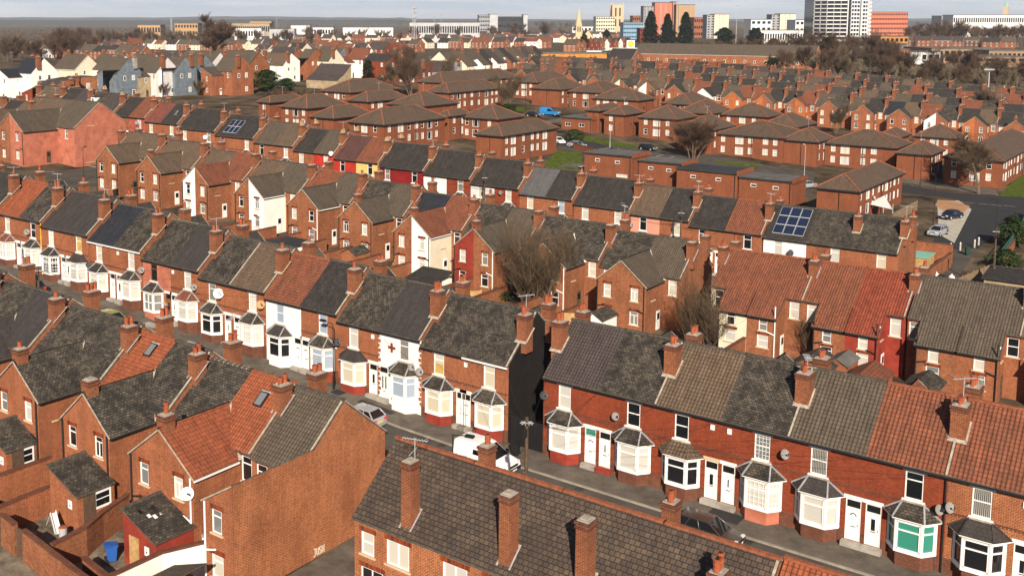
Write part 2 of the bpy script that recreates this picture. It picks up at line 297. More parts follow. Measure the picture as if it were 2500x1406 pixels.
# ------------------------------------------------------------------ house fittings (origin: outer wall plane, x centred, z from the sill, +y into the wall)
CACHE={}
def cached(key,fn):
    if key not in CACHE: CACHE[key]=fn()
    return CACHE[key]
def frame_mesh(w,h,kind,fm):
    def f():
        b=MB(); t=.075 if w<2.5 else .09; y0,y1=.035,.10
        b.box(-w/2,y0,0,-w/2+t,y1,h,fm); b.box(w/2-t,y0,0,w/2,y1,h,fm); b.box(-w/2+t,y0,0,w/2-t,y1,t,fm); b.box(-w/2+t,y0,h-t,w/2-t,y1,h,fm)
        bar=lambda x0,z0,x1,z1:b.box(x0,y0+.012,z0,x1,y1-.005,z1,fm)
        if kind in 'sg': bar(-w/2+t,h*.52,w/2-t,h*.52+.07)
        if kind=='t': bar(-w/2+t,h*.68,w/2-t,h*.68+.07)
        if kind=='c': bar(-.035,t,.035,h-t)
        if kind=='k': bar(-.035,t,.035,h*.7); bar(-w/2+t,h*.7,w/2-t,h*.7+.06)
        if kind=='w':
            for s in (-1,1): bar(s*w*.27-.035,t,s*w*.27+.035,h-t); bar(min(s*w*.27,s*(w/2-t)),h*.3,max(s*w*.27,s*(w/2-t)),h*.3+.05)
        if kind=='g':
            for s in (-1,0,1): b.box(s*w*.22-.012,y0+.03,t,s*w*.22+.012,y1-.01,h-t,fm)
            for q in (.2,.36,.7,.86): b.box(-w/2+t,y0+.03,h*q-.012,w/2-t,y1-.01,h*q+.012,fm)
        return b.mesh('frame')
    return cached(('fr',w,h,kind,fm),f)
def pane_mesh(w,h,gl,gl2=None):
    def f():
        b=MB(); y=.085; s=h*.52
        if gl2: b.poly([(-w/2,y,0),(w/2,y,0),(w/2,y,s),(-w/2,y,s)],gl); b.poly([(-w/2,y,s),(w/2,y,s),(w/2,y,h),(-w/2,y,h)],gl2)
        else: b.poly([(-w/2,y,0),(w/2,y,0),(w/2,y,h),(-w/2,y,h)],gl)
        return b.mesh('window')
    return cached(('pn',w,h,gl,gl2),f)
def boxmesh(name,w,y0,y1,h,mat): return cached((name,w,y0,y1,h,mat),lambda:(lambda b:(b.box(-w/2,y0,0,w/2,y1,h,mat),b.mesh(name))[1])(MB()))
def window(par,x,y,z,w,h,kind='s',gl='glass_dark',rz=0,lint=None,sill=None,fm='upvc',gl2=None,lod=0):
    if lod>=2:                              # small in the photo: one mesh, pane and frame
        def f():
            b=MB(); b.box(-w/2-.06,-.03,-.08,w/2+.06,.02,h+.08,fm); b.box(-w/2+.1,-.045,.1,w/2-.1,-.03,h*.5,gl); b.box(-w/2+.1,-.045,h*.5+.08,w/2-.1,-.03,h-.1,gl)
            return b.mesh('window')
        return mk('window',cached(('far',w,h,gl,fm),f),par,(x,y,z),rz)
    p=mk('window',pane_mesh(w,h,gl,gl2),par,(x,y,z),rz); mk('frame',frame_mesh(w,h,kind,fm),p)
    if lint: mk('lintel',boxmesh('lintel',w+.32,-.035,.12,.27,lint),p,(0,0,h))
    if sill: mk('sill',boxmesh('sill',w+.26,-.09,.10,.10,sill),p,(0,0,-.10))
    return p
def quadprism(b,plan,z0,z1,mat,top=True):
    n=len(plan)
    for i in range(n-1):
        a,c=plan[i],plan[i+1]; b.poly([(a[0],a[1],z0),(c[0],c[1],z0),(c[0],c[1],z1),(a[0],a[1],z1)],mat)
    if top: b.poly([(p[0],p[1],z1) for p in plan],mat)
def bay(par,x,dz,style):
    gl=style.get('bgl','glass_net'); fm=style.get('bfm','upvc'); rf=style.get('brf','slate'); pl=style.get('bpl','brick_dark'); kind=style.get('bk','t')
    plan=[(-1.35,0),(-.74,-.80),(.74,-.80),(1.35,0)]
    grow=lambda k:[(p[0]*(1+k),p[1]*(1+k)) for p in plan]
    def fpl():
        b=MB(); quadprism(b,grow(-.03),-1.2,.93,pl); return b.mesh('plinth')
    def ffr():
        b=MB(); quadprism(b,grow(.07),.90,1.10,fm); b.poly([(p[0],p[1],.9) for p in grow(.07)][::-1],fm); quadprism(b,grow(.06),2.86,3.12,fm)
        b.poly([(p[0],p[1],2.86) for p in grow(.06)][::-1],fm)
        for p in plan: b.tube((p[0],p[1]+.02,1.1),(p[0],p[1]+.02,2.86),.085,.085,fm,6,False)
        for i in range(3):
            a=Vector((*plan[i],0)); c=Vector((*plan[i+1],0)); d=c-a; Ln=d.length; d.normalize()
            A=a+d*.08; C=c-d*.08
            if kind=='g':
                for zz in (1.45,1.8,2.15,2.5): b.beam(A+Vector((0,0,zz)),C+Vector((0,0,zz)),.03,.03,fm)
                for q in ((.33,.66) if i!=1 else (.2,.4,.6,.8)): b.beam(a+d*Ln*q+Vector((0,0,1.1)),a+d*Ln*q+Vector((0,0,2.86)),.03,.03,fm)
            zz=2.32 if kind!='m' else 1.95
            b.beam(A+Vector((0,0,zz)),C+Vector((0,0,zz)),.08,.08,fm)
            for q in (0,1):
                e=(a if q==0 else c)+(d*.11 if q==0 else -d*.11); b.beam(e+Vector((0,0,1.1)),e+Vector((0,0,2.86)),.07,.07,fm)
            if kind=='m' and i==1: b.beam((a+c)/2+Vector((0,0,1.1)),(a+c)/2+Vector((0,0,2.86)),.07,.07,fm)
            b.beam(A+Vector((0,0,1.13)),C+Vector((0,0,1.13)),.07,.07,fm); b.beam(A+Vector((0,0,2.83)),C+Vector((0,0,2.83)),.07,.07,fm)
        return b.mesh('bay_window')
    def fgl():
        b=MB(); quadprism(b,grow(-.05),1.1,2.86,gl,False); return b.mesh('pane')
    def frf():
        b=MB(); e=[(-1.72,.0,3.10),(-.92,-1.02,3.10),(.92,-1.02,3.10),(1.72,.0,3.10)]; t=[(-.62,0,3.84),(.62,0,3.84)]
        b.poly([e[0],e[1],t[0]],rf); b.poly([e[1],e[2],t[1],t[0]],rf); b.poly([e[2],e[3],t[1]],rf); b.poly([(q[0],q[1],3.04) for q in e][::-1],'brick_dark')
        for i in range(3): b.poly([(e[i][0],e[i][1],3.04),(e[i+1][0],e[i+1][1],3.04),e[i+1],e[i]],'white_trim')
        hm='white_trim' if style.get('hips','pale')=='pale' else ('lead' if style['hips']=='lead' else rf)
        for p,q in ((e[1],t[0]),(e[2],t[1])): b.beam(Vector(p)+Vector((0,0,.03)),Vector(q)+Vector((0,0,.03)),.10,.05,'lead' if hm=='white_trim' else hm)
        b.beam(Vector(e[0])+Vector((.02,-.03,.03)),Vector(t[0])+Vector((0,-.03,.04)),.12,.08,hm if hm!='white_trim' else 'lead'); b.beam(Vector(t[1])+Vector((0,-.03,.04)),Vector(e[3])+Vector((-.02,-.03,.03)),.12,.08,hm if hm!='white_trim' else 'lead')
        b.beam(Vector(t[0])+Vector((-.1,-.03,.05)),Vector(t[1])+Vector((.1,-.03,.05)),.1,.12,'mortar')
        return b.mesh('bay_roof')
    o=mk('bay_window',cached(('bay',fm,kind),ffr),par,(x,0,dz))
    mk('pane',cached(('bayg',gl),fgl),o); mk('plinth',cached(('bayp',pl),fpl),o); mk('bay_roof',cached(('bayr',rf,style.get('hips','pale')),frf),o)
    return o
def door(par,x,dz,style,k,lod=0):
    dm=style.get('dm','upvc'); 
    def f():
        b=MB(); b.box(-.47,.02,0,-.41,.12,2.72,'white_trim' if dm!='brown_frame' else dm); b.box(.41,.02,0,.47,.12,2.72,'white_trim' if dm!='brown_frame' else dm); b.box(-.41,.02,2.08,.41,.12,2.16,'white_trim' if dm!='brown_frame' else dm); b.box(-.41,.02,2.64,.41,.12,2.72,'white_trim' if dm!='brown_frame' else dm)
        b.box(-.41,.06,0,.41,.11,2.08,dm)
        if k==0:
            for i in range(7):
                a=math.pi*(i+.5)/7; b.box(math.cos(a)*.17-.035,.045,1.62+math.sin(a)*.15-.03,math.cos(a)*.17+.035,.06,1.62+math.sin(a)*.15+.03,'glass_dark')
        elif k==1: b.box(-.12,.045,1.0,.12,.06,1.75,'glass_dark')
        elif k==2: b.box(-.04,.045,1.15,.04,.06,1.7,'glass_dark')
        elif k==3:
            for s in (-1,1): b.box(s*.17-.09,.045,.75,s*.17+.09,.06,1.85,'glass_grey')
        b.box(-.15,.045,.88 if k!=3 else .5,.15,.06,.93 if k!=3 else .55,'black_metal')
        return b.mesh('door')
    o=mk('door',cached(('door',dm,k),f),par,(x,0,dz+.35))
    def fl():
        b=MB(); b.box(-.41,.07,2.16,.41,.09,2.64,style.get('fan','glass_dark')); return b.mesh('fanlight')
    mk('fanlight',cached(('fan',style.get('fan','glass_dark')),fl),o)
    def st():
        b=MB(); b.box(-.62,-.42,-1.2,.62,0,-.02,style.get('step','concrete')); return b.mesh('doorstep')
    mk('doorstep',cached(('step',style.get('step','concrete')),st),o)
    if lod==0: mk('handle',cached('handle',lambda:(lambda b:(b.box(.29,.0,.98,.33,.06,1.12,'steel'),b.mesh('handle'))[1])(MB())),o)
    return o
def pot_mesh(mat,k):
    def f():
        b=MB(); h=(.55,.7,.42)[k]; b.tube((0,0,-.1),(0,0,h),.17,.14,mat,10,False); b.tube((0,0,h-.1),(0,0,h),.175,.185,mat,10,True)
        b.tube((0,0,h*.45),(0,0,h*.45+.06),.18,.18,mat,10,True); b.tube((0,0,h+.001),(0,0,h+.004),.11,.11,'black_metal',10,True); return b.mesh('chimney_pot')
    return cached(('pot',mat,k),f)
def chimney(par,x,y,z0,z1,rnd,sx=.98,sy=1.2,pots=2,mat='brick_stack',pm='terracotta',lod=0,flash=None):
    def f():
        b=MB(); hx,hy=sx/2,sy/2; H=z1-z0
        b.box(-hx,-hy,0,hx,hy,H-.42,mat,False)
        b.box(-hx-.05,-hy-.05,H-.42,hx+.05,hy+.05,H-.30,'brick_dark'); b.box(-hx-.01,-hy-.01,H-.30,hx+.01,hy+.01,H-.20,mat)
        b.box(-hx-.07,-hy-.07,H-.20,hx+.07,hy+.07,H-.06,'brick_dark'); b.box(-hx+.03,-hy+.03,H-.06,hx-.03,hy-.03,H,'concrete')
        b.box(-hx+.15,-hy+.15,H,hx-.15,hy-.15,H+.07,'mortar')
        return b.mesh('chimney')
    o=mk('chimney',cached(('ch',sx,sy,round(z1-z0,1),mat),f),par,(x,y,z0))
    H=z1-z0
    for i in range(pots):
        t=(i-(pots-1)/2)*min(.42,(sy-.4)/max(1,pots-1)); 
        mk('chimney_pot',pot_mesh(pm,rnd.choice((0,0,1,2))),o,(rnd.uniform(-.05,.05),t,H+.06))
    if flash:                                # lead and mortar flashing where the stack meets the slope
        def ff():
            b=MB(); hx,hy=sx/2+.09,sy/2+.1; s=flash
            zf=lambda yy:-(z0)+s[0]+s[1]*yy
            P=lambda xx,yy:(xx,yy,zf(yy)+.05)
            b.slab([P(-hx,-hy-.06),P(hx,-hy-.06),P(hx,-hy+.1),P(-hx,-hy+.1)],.04,'mortar'); b.slab([P(hx-.1,-hy),P(hx+.02,-hy),P(hx+.02,hy),P(hx-.1,hy)],.04,'mortar')
            b.slab([P(-hx-.0,-hy),P(-hx+.1,-hy),P(-hx+.1,hy),P(-hx-.0,hy)],.04,'lead')
            return b.mesh('flashing')
        mk('flashing',cached(('fls',sx,sy,z0,flash),ff),o)
    return o
def dish(par,x,y,z,mat='dish_grey',r=.36,rz=0,name='satellite_dish'):
    r=r*.82
    def f():
        b=MB(); n=16; c=Vector((0,-.38,.12)); ax=Vector((.78,-.50,.36)).normalized(); p=ax.orthogonal().normalized(); q=ax.cross(p)
        rings=[(.0,-.09),(.5,-.065),(1,0)]
        def ring(k,off): return [tuple(c+ax*(rings[k][1]+off)+(p*math.cos(2*math.pi*i/n)+q*math.sin(2*math.pi*i/n))*rings[k][0]*r) for i in range(n)]
        for off,fl in ((0,1),(-.025,-1)):
            r1,r2=ring(1,off),ring(2,off); ce=tuple(c+ax*(rings[0][1]+off))
            for i in range(n):
                j=(i+1)%n; a=[ce,r1[i],r1[j]]; d=[r1[i],r2[i],r2[j],r1[j]]
                b.poly(a[::fl],mat); b.poly(d[::fl],mat)
        b.beam((0,0,0),tuple(c-ax*.1),.05,.05,'dish_dark'); b.beam(tuple(c-q*r*.9),tuple(c+ax*r*1.1),.03,.03,'dish_dark'); e=c+ax*r*1.1
        b.box(e.x-.05,e.y-.05,e.z-.05,e.x+.05,e.y+.05,e.z+.05,'dish_dark'); b.box(-.08,-.03,-.12,.08,0,.12,'dish_dark')
        return b.mesh(name)
    return mk(name,cached(('dish',mat,r),f),par,(x,y,z),rz)
def aerial(par,x,y,z,rz=0,h=2.0,k=0):
    def f():
        b=MB(); b.tube((0,0,0),(0,0,h),.022,.022,'steel',5); b.beam((-.75,0,h-.1),(.75,0,h-.1),.03,.03,'steel')
        for i in range(9): b.beam((-.7+i*.17,-.22,h-.1),(-.7+i*.17,.22,h-.1),.015,.015,'steel')
        b.beam((-.75,-.25,h+.1),(-.75,.25,h+.1),.02,.02,'steel')
        if k: b.beam((.1,-.6,h-.8),(.1,.6,h-.8),.03,.03,'steel')
        return b.mesh('aerial')
    return mk('aerial',cached(('aer',round(h,1),k),f),par,(x,y,z),rz)
def skylight(par,x,y,z,ang,w=.75,h=1.1,rz=0):
    def f():
        b=MB(); b.box(-w/2,-h/2,0,w/2,h/2,.10,'black_metal'); b.box(-w/2+.09,-h/2+.09,.10,w/2-.09,h/2-.09,.112,'glass_grey'); b.box(-w/2-.05,-h/2-.12,0,w/2+.05,-h/2,.04,'lead'); return b.mesh('skylight')
    o=mk('skylight',cached(('sky',w,h),f),par,(x,y,z)); o.rotation_euler=(ang,0,rz); return o
# ------------------------------------------------------------------ a terraced house (front faces -y; x 0..w, y 0..d)
WN={'brick':'red brick','brick_red':'red brick','brick_worn':'worn brick','brick_orange':'orange brick','white_render':'white rendered','cream_render':'cream rendered','yellow_paint':'yellow painted','salmon_render':'salmon rendered',
 'pink_render':'pink rendered','red_paint':'red painted','dark_red_paint':'dark red painted','oxide_render':'oxide-red rendered','grey_render':'blue-grey rendered','white_grey':'off-white rendered','orange_render':'orange rendered','buff_render':'buff rendered','faded_wash':'faded pink-red','brick_stack':'weathered brick','brick_dark':'dark brick'}
RN={'slate':'mossy slate','slate_dark':'dark slate','slate_flat':'smooth charcoal','navy':'blue-black tile','new_grey':'new pale grey tile','umber':'dark umber tile','brown':'brown tile','greybrown':'grey-brown tile','orange_tile':'bright orange tile',
 'rust_tile':'rust tile','red_tile':'bright red tile','faded_tile':'faded red tile','plum_tile':'plum tile','tile_big':'large dark tile'}
def house(X,Y,Z,face,w,P,label,group,lod=0,rnd=random):
    d=P.get('d',8.2); ef=P.get('ef',6.25); er=P.get('er',ef); rh=P.get('rh',9.6); ry=P.get('ry',d/2)
    wl=P.get('wall','brick'); wr=P.get('wallr','brick'); rf=P.get('roof','slate'); rr=P.get('roofr',rf); fl=P.get('flip',False)
    rz=P.get('rz',0 if face=='-' else math.pi)
    T=thing('terraced_house' if not P.get('nm') else P['nm'],label,P.get('cat','house'),(X,Y,Z),rz,group)
    b=MB(); fh=[]; rhol=[]; mxx=lambda x:(w-x) if fl else x
    sty=P; front=P.get('front','bay')
    wx=mxx(P.get('wx',1.85)); dx=mxx(P.get('dx',4.1)) ; ww,wh,wz=P.get('fw',(1.05,1.75,4.05))
    if front: 
        fh.append((wx-ww/2,wx+ww/2,wz,wz+wh))
        if front=='bay': fh.append((dx-.47,dx+.47,.35,3.07)); fh.append((wx-.9,wx+.9,1.2,2.8))
        if front=='flat': fh.append((dx-.47,dx+.47,.35,3.07)); fh.append((wx-.6,wx+.6,1.2,2.9))
    b.panel((0,0),(1,0),w,-1.5,ef,fh,wl)
    wing=P.get('wing'); hw=P.get('hw',2.9); wd=P.get('wd',3.8); we=P.get('we',er-.6); wr_=P.get('wrh',we+2.3); sh=P.get('share','0')   # share: local side ('0' or 'w')
    rwx=None; rw=P.get('rw',True)
    if wing in ('gable','lean','cat') : rwx=(w+hw)/2 if sh=='0' else (w-hw)/2
    elif rw: rwx=w*.35
    rwin=[]
    if rwx is not None and rw: rwin.append((rwx,er-2.15,.95,1.7))
    if rw and not wing: rwin.append((w*.72,er-2.0,.9,1.4)); rwin.append((w*.3,1.0,1.5,1.4))
    rwin=P.get('rwin',rwin)
    rhl=[(w-x-a/2,w-x+a/2,z,z+h) for (x,z,a,h) in rwin]
    b.panel((w,d),(-1,0),w,-1.5,er,rhl,wr)
    ml=P.get('side0',wr); mr=P.get('sidew',wr)
    b.poly([(.012,d,-1.5),(.012,0,-1.5),(.012,0,ef),(.012,ry,rh),(.012,d,er)],ml); b.poly([(w-.012,0,-1.5),(w-.012,d,-1.5),(w-.012,d,er),(w-.012,ry,rh),(w-.012,0,ef)],mr)
    if lod==0 and front and P.get('course',True):
        k_='brick_dark' if wl.startswith('brick') else wl
        b.box(0,-.04,3.84,w,0,3.91,k_); b.box(0,-.05,ef-.16,w,0,ef-.08,k_)
        for i in range(int(w/.21)): b.box(i*.21+.04,-.03,3.72,i*.21+.14,0,3.84,k_); b.box(i*.21+.04,-.04,ef-.28,i*.21+.14,0,ef-.16,k_)
        pm_='brick_dark' if wl.startswith('brick') else wl
        segs=sorted([(wx-1.32,wx+1.32),(dx-.5,dx+.5)]) if front=='bay' else [(dx-.5,dx+.5)]
        u_=0
        for a_,c_ in segs+[(w,w)]:
            if a_-u_>.05: b.box(u_,-.03,-.3,a_,0,.95,pm_)
            u_=c_
    b.obj('wall',T)
    # roof
    s1=(rh-ef)/ry; s2=(rh-er)/(d-ry); o1=.22; a=MB(); th=.13
    q=.0; zt=.06
    A=[(0,-o1,ef-s1*o1+zt),(w,-o1,ef-s1*o1+zt),(w,ry,rh+zt),(0,ry,rh+zt)]
    B=[(0,ry,rh+zt),(w,ry,rh+zt),(w,d+o1,er-s2*o1+zt),(0,d+o1,er-s2*o1+zt)]
    a.slab(A,th,rf,'ridge_grey'); a.slab(B,th,rr,'ridge_grey')
    rm='ridge_orange' if rf in ('orange_tile','rust_tile','red_tile') else P.get('ridge','ridge_grey')
    a.beam((0,ry,rh+zt+.02),(w,ry,rh+zt+.02),.26,.13,rm)
    if lod==0:
        n=int(w/.45)
        for i in range(n+1): a.box(i*w/n-.025,ry-.15,rh+zt-.02,i*w/n+.025,ry+.15,rh+zt+.105,'mortar' if P.get('ridgejoint') else rm)
    if lod<=1:
        for (sd,xx) in (('v0',.09),('vw',w-.09)):
            if P.get(sd):
                vm=P[sd]; a.beam((xx,-o1,ef-s1*o1+zt+.03),(xx,ry,rh+zt+.03),.12,.09,vm); a.beam((xx,ry,rh+zt+.03),(xx,d+o1,er-s2*o1+zt+.03),.12,.09,vm)
    a.obj('roof',T)
    if P.get('velux'):
        yy=P['velux']; skylight(T,w*.45,yy,(ef+s1*yy if yy<ry else rh-s2*(yy-ry))+zt+.03,math.atan(s1) if yy<ry else -math.atan(s2),rz=0 if yy<ry else 0)
    if lod==0:
        gm=P.get('gutter','black_metal'); k=MB(); k.box(0,-o1-.1,ef-s1*o1-.12,w,-o1+.02,ef-s1*o1-.01,gm); k.obj('gutter',T)
        if P.get('pipe'): k=MB(); xx=w-.1 if P['pipe']=='w' else .1; k.tube((xx,-.09,0),(xx,-.09,ef-.2),.055,.055,P.get('pipem','black_metal'),6); k.obj('drainpipe',T)
    # fittings
    gl=P.get('gl') or rnd.choice(['glass_net','glass_net','glass_dark','glass_blind','glass_half','glass_cream'])
    lm=P.get('lint','white_trim')
    if front:
        window(T,wx,0,wz,ww,wh,P.get('wk',rnd.choice('stt')),gl,lint=lm,sill='white_trim' if wl!='white_render' else None,fm=P.get('ffm','upvc'),gl2=P.get('gl2'),lod=lod)
        if front=='bay':
            bay(T,wx,0,P); door(T,dx,0,P,P.get('dk',rnd.randrange(3)),lod)
            lx0=dx-.7; k=MB(); k.box(0,-.03,0,1.18,.1,.24,lm or 'white_trim'); 
            k.obj('lintel',T,loc=((dx-.6),0,3.07)) 
        if front=='flat':
            window(T,wx,0,1.2,1.2,1.7,'c',rnd.choice(['glass_net','glass_dark']),lint=lm,sill='white_trim',lod=lod); door(T,dx,0,P,1,1)
    for (x,z,aw,ah) in rwin:
        window(T,x,d,z,aw,ah,rnd.choice('st') if aw<1.3 else 'c',rnd.choice(['glass_net','glass_dark','glass_half','glass_blind']),math.pi,lint=None if lod else 'coursing',sill='stone',lod=lod)
    # rear wing
    if wing:
        sx=0 if sh=='0' else w; sg=1 if sh=='0' else -1; xo=sx+sg*hw; y0=d-.02; y1=d+wd
        wm=P.get('wingm',wr); wside=P.get('wings',wm); m=MB(); wrf=P.get('wroof',rr)
        x0,x1=min(sx,xo),max(sx,xo); wc=(x0+x1)/2+ (0.15*sg)
        if wing=='gable': hs,ho=wr_,we
        elif wing=='lean': hs,ho=P.get('wlh',er),we
        else: hs=ho=er-s2*wd
        wins=[(wc,(ho if wing=='cat' else we)-1.75,.85,1.45),(wc,.9,1.0,1.45)] if P.get('ww',True) else []
        if wing=='cat': wins=[(wc,ho-1.55,.85,1.25),(wc,.9,1.1,1.3)]
        base=min(hs,ho)
        m.panel((x1,y1),(-1,0),x1-x0,-1.5,base,[(x1-x-a_/2,x1-x+a_/2,z,z+h_) for x,z,a_,h_ in wins],wm)
        if hs>ho: m.poly([(x1,y1,base),(x0,y1,base),(sx,y1,hs)],wm)
        if sx<xo: m.poly([(xo,y0,-1.5),(xo,y1,-1.5),(xo,y1,ho),(xo,y0,ho if wing!='cat' else er)],wside)
        else: m.poly([(xo,y1,-1.5),(xo,y0,-1.5),(xo,y0,ho if wing!='cat' else er),(xo,y1,ho)],wside)
        if P.get('soloside'):
            ys_=d-(hs-er)/s2; so_x=sx-sg*.018
            sx2=so_x
            if sx<xo: m.poly([(sx2,y1,-1.5),(sx2,ys_,-1.5),(sx2,ys_,hs),(sx2,y1,hs)],P['soloside'])
            else: m.poly([(sx2,ys_,-1.5),(sx2,y1,-1.5),(sx2,y1,hs),(sx2,ys_,hs)],P['soloside'])
        wo=m.obj('rear_wing',T)
        r_=MB(); sm=(rh-er)/(d-ry)
        ov=.18; zt2=.07
        if wing=='cat':
            ye=y1+.25; pts=[(x0-.08,d+.15,er-s2*.15+.075),(x1+.08,d+.15,er-s2*.15+.075),(x1+.08,ye,er-s2*(ye-d)+.075),(x0-.08,ye,er-s2*(ye-d)+.075)]
            r_.slab(pts,.12,wrf,'ridge_grey'); r_.box(x0-.08,ye,er-s2*(ye-d)-.1,x1+.08,ye+.1,er-s2*(ye-d)+.02,'black_metal')
        else:
            yr=lambda z:d-(z-er)/sm           # where the wing's roof meets the main slope
            sl=(hs-ho)/hw; xe=xo+sg*ov; ze=ho-sl*ov
            pts=[(sx,y1+.1,hs+zt2),(sx,min(d,yr(hs))-.1,hs+zt2),(xe,max(min(d+.2,yr(ze)),d-3),ze+zt2),(xe,y1+.1,ze+zt2)]
            if sg<0: pts=pts[::-1]
            # keep anticlockwise seen from above
            ar=sum(pts[i][0]*pts[(i+1)%4][1]-pts[(i+1)%4][0]*pts[i][1] for i in range(4))
            if ar<0: pts=pts[::-1]
            r_.slab(pts,.12,wrf,'ridge_grey')
            if wing=='gable': r_.beam((sx+sg*.01,y1+.1,hs+zt2+.03),(sx+sg*.01,yr(hs),hs+zt2+.03),.16,.10,rm if wrf!='slate' else 'ridge_grey')
            if lod==0 and wing=='gable': r_.beam((sx,yr(hs)-.05,hs+.12),(xe,min(d+.2,yr(ze)),ze+.12),.22,.05,P.get('valley','mortar')); 
            if lod<=1: r_.beam((sx,y1+.10,hs+.03),(xe,y1+.10,ze+.03),.05,.09,'mortar')
            if lod==0: r_.box(min(xe,xe+sg*.1),d+.3,ze-.06,max(xe,xe+sg*.1),y1+.1,ze+.03,P.get('wgut','black_metal'))
        r_.obj('wing_roof',wo)
        for x,z,a_,h_ in wins: window(T,x,y1,z,a_,h_,rnd.choice('stk'),rnd.choice(['glass_net','glass_dark','glass_half','glass_blind','glass_grey']),math.pi,lint=None if lod else 'coursing',sill='stone',lod=lod)
        if sh=='w' and P.get('sw_',True) and lod<2:
            if rnd.random()<.75: window(T,xo,d+wd*rnd.uniform(.35,.6),we-1.75,.8,1.35,rnd.choice('st'),rnd.choice(['glass_net','glass_dark']),-math.pi/2,lint=None,sill='stone',lod=2 if lod else 0)
            k=MB(); yy=d+wd*.3; k.box(xo-.06,yy-.42,0,xo+.02,yy+.42,2.05,'upvc' if rnd.random()<.6 else 'pole_wood'); k.box(xo-.075,yy-.28,1.1,xo-.06,yy+.28,1.8,'glass_dark'); k.obj('back_door',T)
        if lod==0 and P.get('wpipe',True):
            k=MB(); xx=xo-sg*.15; k.tube((xx,y1+.1,0),(xx,y1+.1,we),.06,.06,P.get('wpm','black_metal'),6); k.beam((xx,y1+.1,we*.45),(xx-sg*.9,y1+.1,we*.5),.09,.09,P.get('wpm','black_metal')); k.obj('drainpipe',T)
        if P.get('wch'): chimney(T,sx+sg*.0,y1-.52,hs-.9,hs+.9,rnd,.75,.85,rnd.choice((0,1)),lod=lod)
        if P.get('shed'):
            sw,sl_,m_,dr_=P['shed']; k=MB(); u0,u1=(x0,x0+sw) if sg>0 else (x1-sw,x1); v0,v1=y1,y1+sl_
            k.box(u0,v0,-1.5,u1,v1,2.2,m_); 
            zz=3.4; xx=u0 if sg>0 else u1; xl=u1 if sg>0 else u0
            k.poly([(u1,v1+.002,2.2),(u0,v1+.002,2.2),(xx,v1+.002,zz)],m_); k.poly([(xx,v0,2.2),(xx,v1,2.2),(xx,v1,zz),(xx,v0,zz)],m_); k.poly([(xx,v0,zz),(xx,v1,zz),(xx,v1,2.2),(xx,v0,2.2)],m_)
            pts=[(xx,v0,zz+.05),(xx,v1+.15,zz+.05),(xl+sg*.15,v1+.15,2.2),(xl+sg*.15,v0,2.2)]
            ar=sum(pts[i][0]*pts[(i+1)%4][1]-pts[(i+1)%4][0]*pts[i][1] for i in range(4))
            if ar<0: pts=pts[::-1]
            k.slab(pts,.1,'slate','ridge_grey'); k.beam((xx,v0,zz+.08),(xx,v1+.15,zz+.08),.2,.1,'ridge_grey'); oh_=k.obj('outhouse',T)
            if dr_=='front':
                hr=random.Random(4)
                for _ in range(9):
                    hx=u0+(u1-u0)*(.45+.3*hr.random()); hy=v0+(v1-v0)*hr.uniform(.35,.8); q=.16+.16*hr.random()
                    zz_=lambda X_:2.2+(zz-2.2)*(1-abs(X_-xx)/max(.1,sw))+.075
                    hk=MB(); hk.poly([(hx,hy,zz_(hx)),(hx+q,hy,zz_(hx+q)),(hx+q,hy+q*.8,zz_(hx+q)),(hx,hy+q*.8,zz_(hx))],'black_plastic' if hr.random()<.75 else 'bag_white'); hk.obj('missing_slates',oh_)
            k=MB(); dx0=(u0+u1)/2-sg*.5
            if dr_=='front': k.box(dx0-.45,v1+.01,0,dx0+.45,v1+.07,1.95,'timber_new'); k.obj('door',oh_)
            else:
                xo_=xl; k.box(min(xo_,xo_+sg*.06),v1-1.3,0,max(xo_,xo_+sg*.06),v1-.4,2.0,'pole_wood'); k.obj('door',oh_); window(oh_,xl,v0+.95,.9,1.2,1.05,'t','glass_dark',math.pi/2 if sg>0 else -math.pi/2,lod=2)
            window(oh_,(u0+u1)/2+sg*.7,v1,1.2,.3,.4,'x','glass_dark',math.pi,lod=2)
    for (yy,zz,aw,ah) in P.get('sidewin',()):
        window(T,0,yy,zz,aw,ah,'s',rnd.choice(['glass_dark','glass_net']),-math.pi/2,sill='stone',fm=P.get('ffm','upvc'),lod=P.get('swl',0))
    # chimneys: on the party wall at local x=0 / w
    cf=P.get('cf',(1.75,2.75)); cr=P.get('cr',(5.35,6.3))
    for key,xx in (('c0',0),('cw',w)):
        c=P.get(key)
        if c:
            for n_,(u,v) in (('f',cf),('r',cr)):
                if n_ not in c: continue
                ym=(u+v)/2; zr=(ef+s1*ym) if ym<ry else rh-s2*(ym-ry)
                top=P.get('ct',rh+.15)
                fl_=None
                if lod==0: fl_=((zr+.06),(s1 if ym<ry else -s2))
                chimney(T,xx,ym,zr-1.3,top+(rnd.uniform(-.1,.1)),rnd,P.get('csx',.80),v-u,P.get('pots',rnd.choice((1,2,2,3))),P.get('cm','brick_stack'),P.get('pm','terracotta'),lod,fl_)
            if lod<=1 and P.get('aer',rnd.random()<.45): aerial(T,xx+.1,(cf[0]+cf[1])/2,P.get('ct',rh+.15)-.6,rnd.uniform(0,3),1.6+rnd.random()*.8,rnd.random()<.3)
    if P.get('dish'):
        for (dxx,dzz,dm,dr) in P['dish']: dish(T,mxx(dxx),0,dzz,dm,dr)
    if P.get('rdish'):
        for (dxx,dzz,dm,dr) in P['rdish']: dish(T,dxx,d+(wd if wing and abs(dxx-sx)<hw else 0),dzz,dm,dr,math.pi)
    if P.get('alarm') is not None: k=MB(); k.box(-.14,-.1,0,.14,0,.36,P['alarm']); k.obj('alarm_box',T,loc=(mxx(4.1),0,5.3))
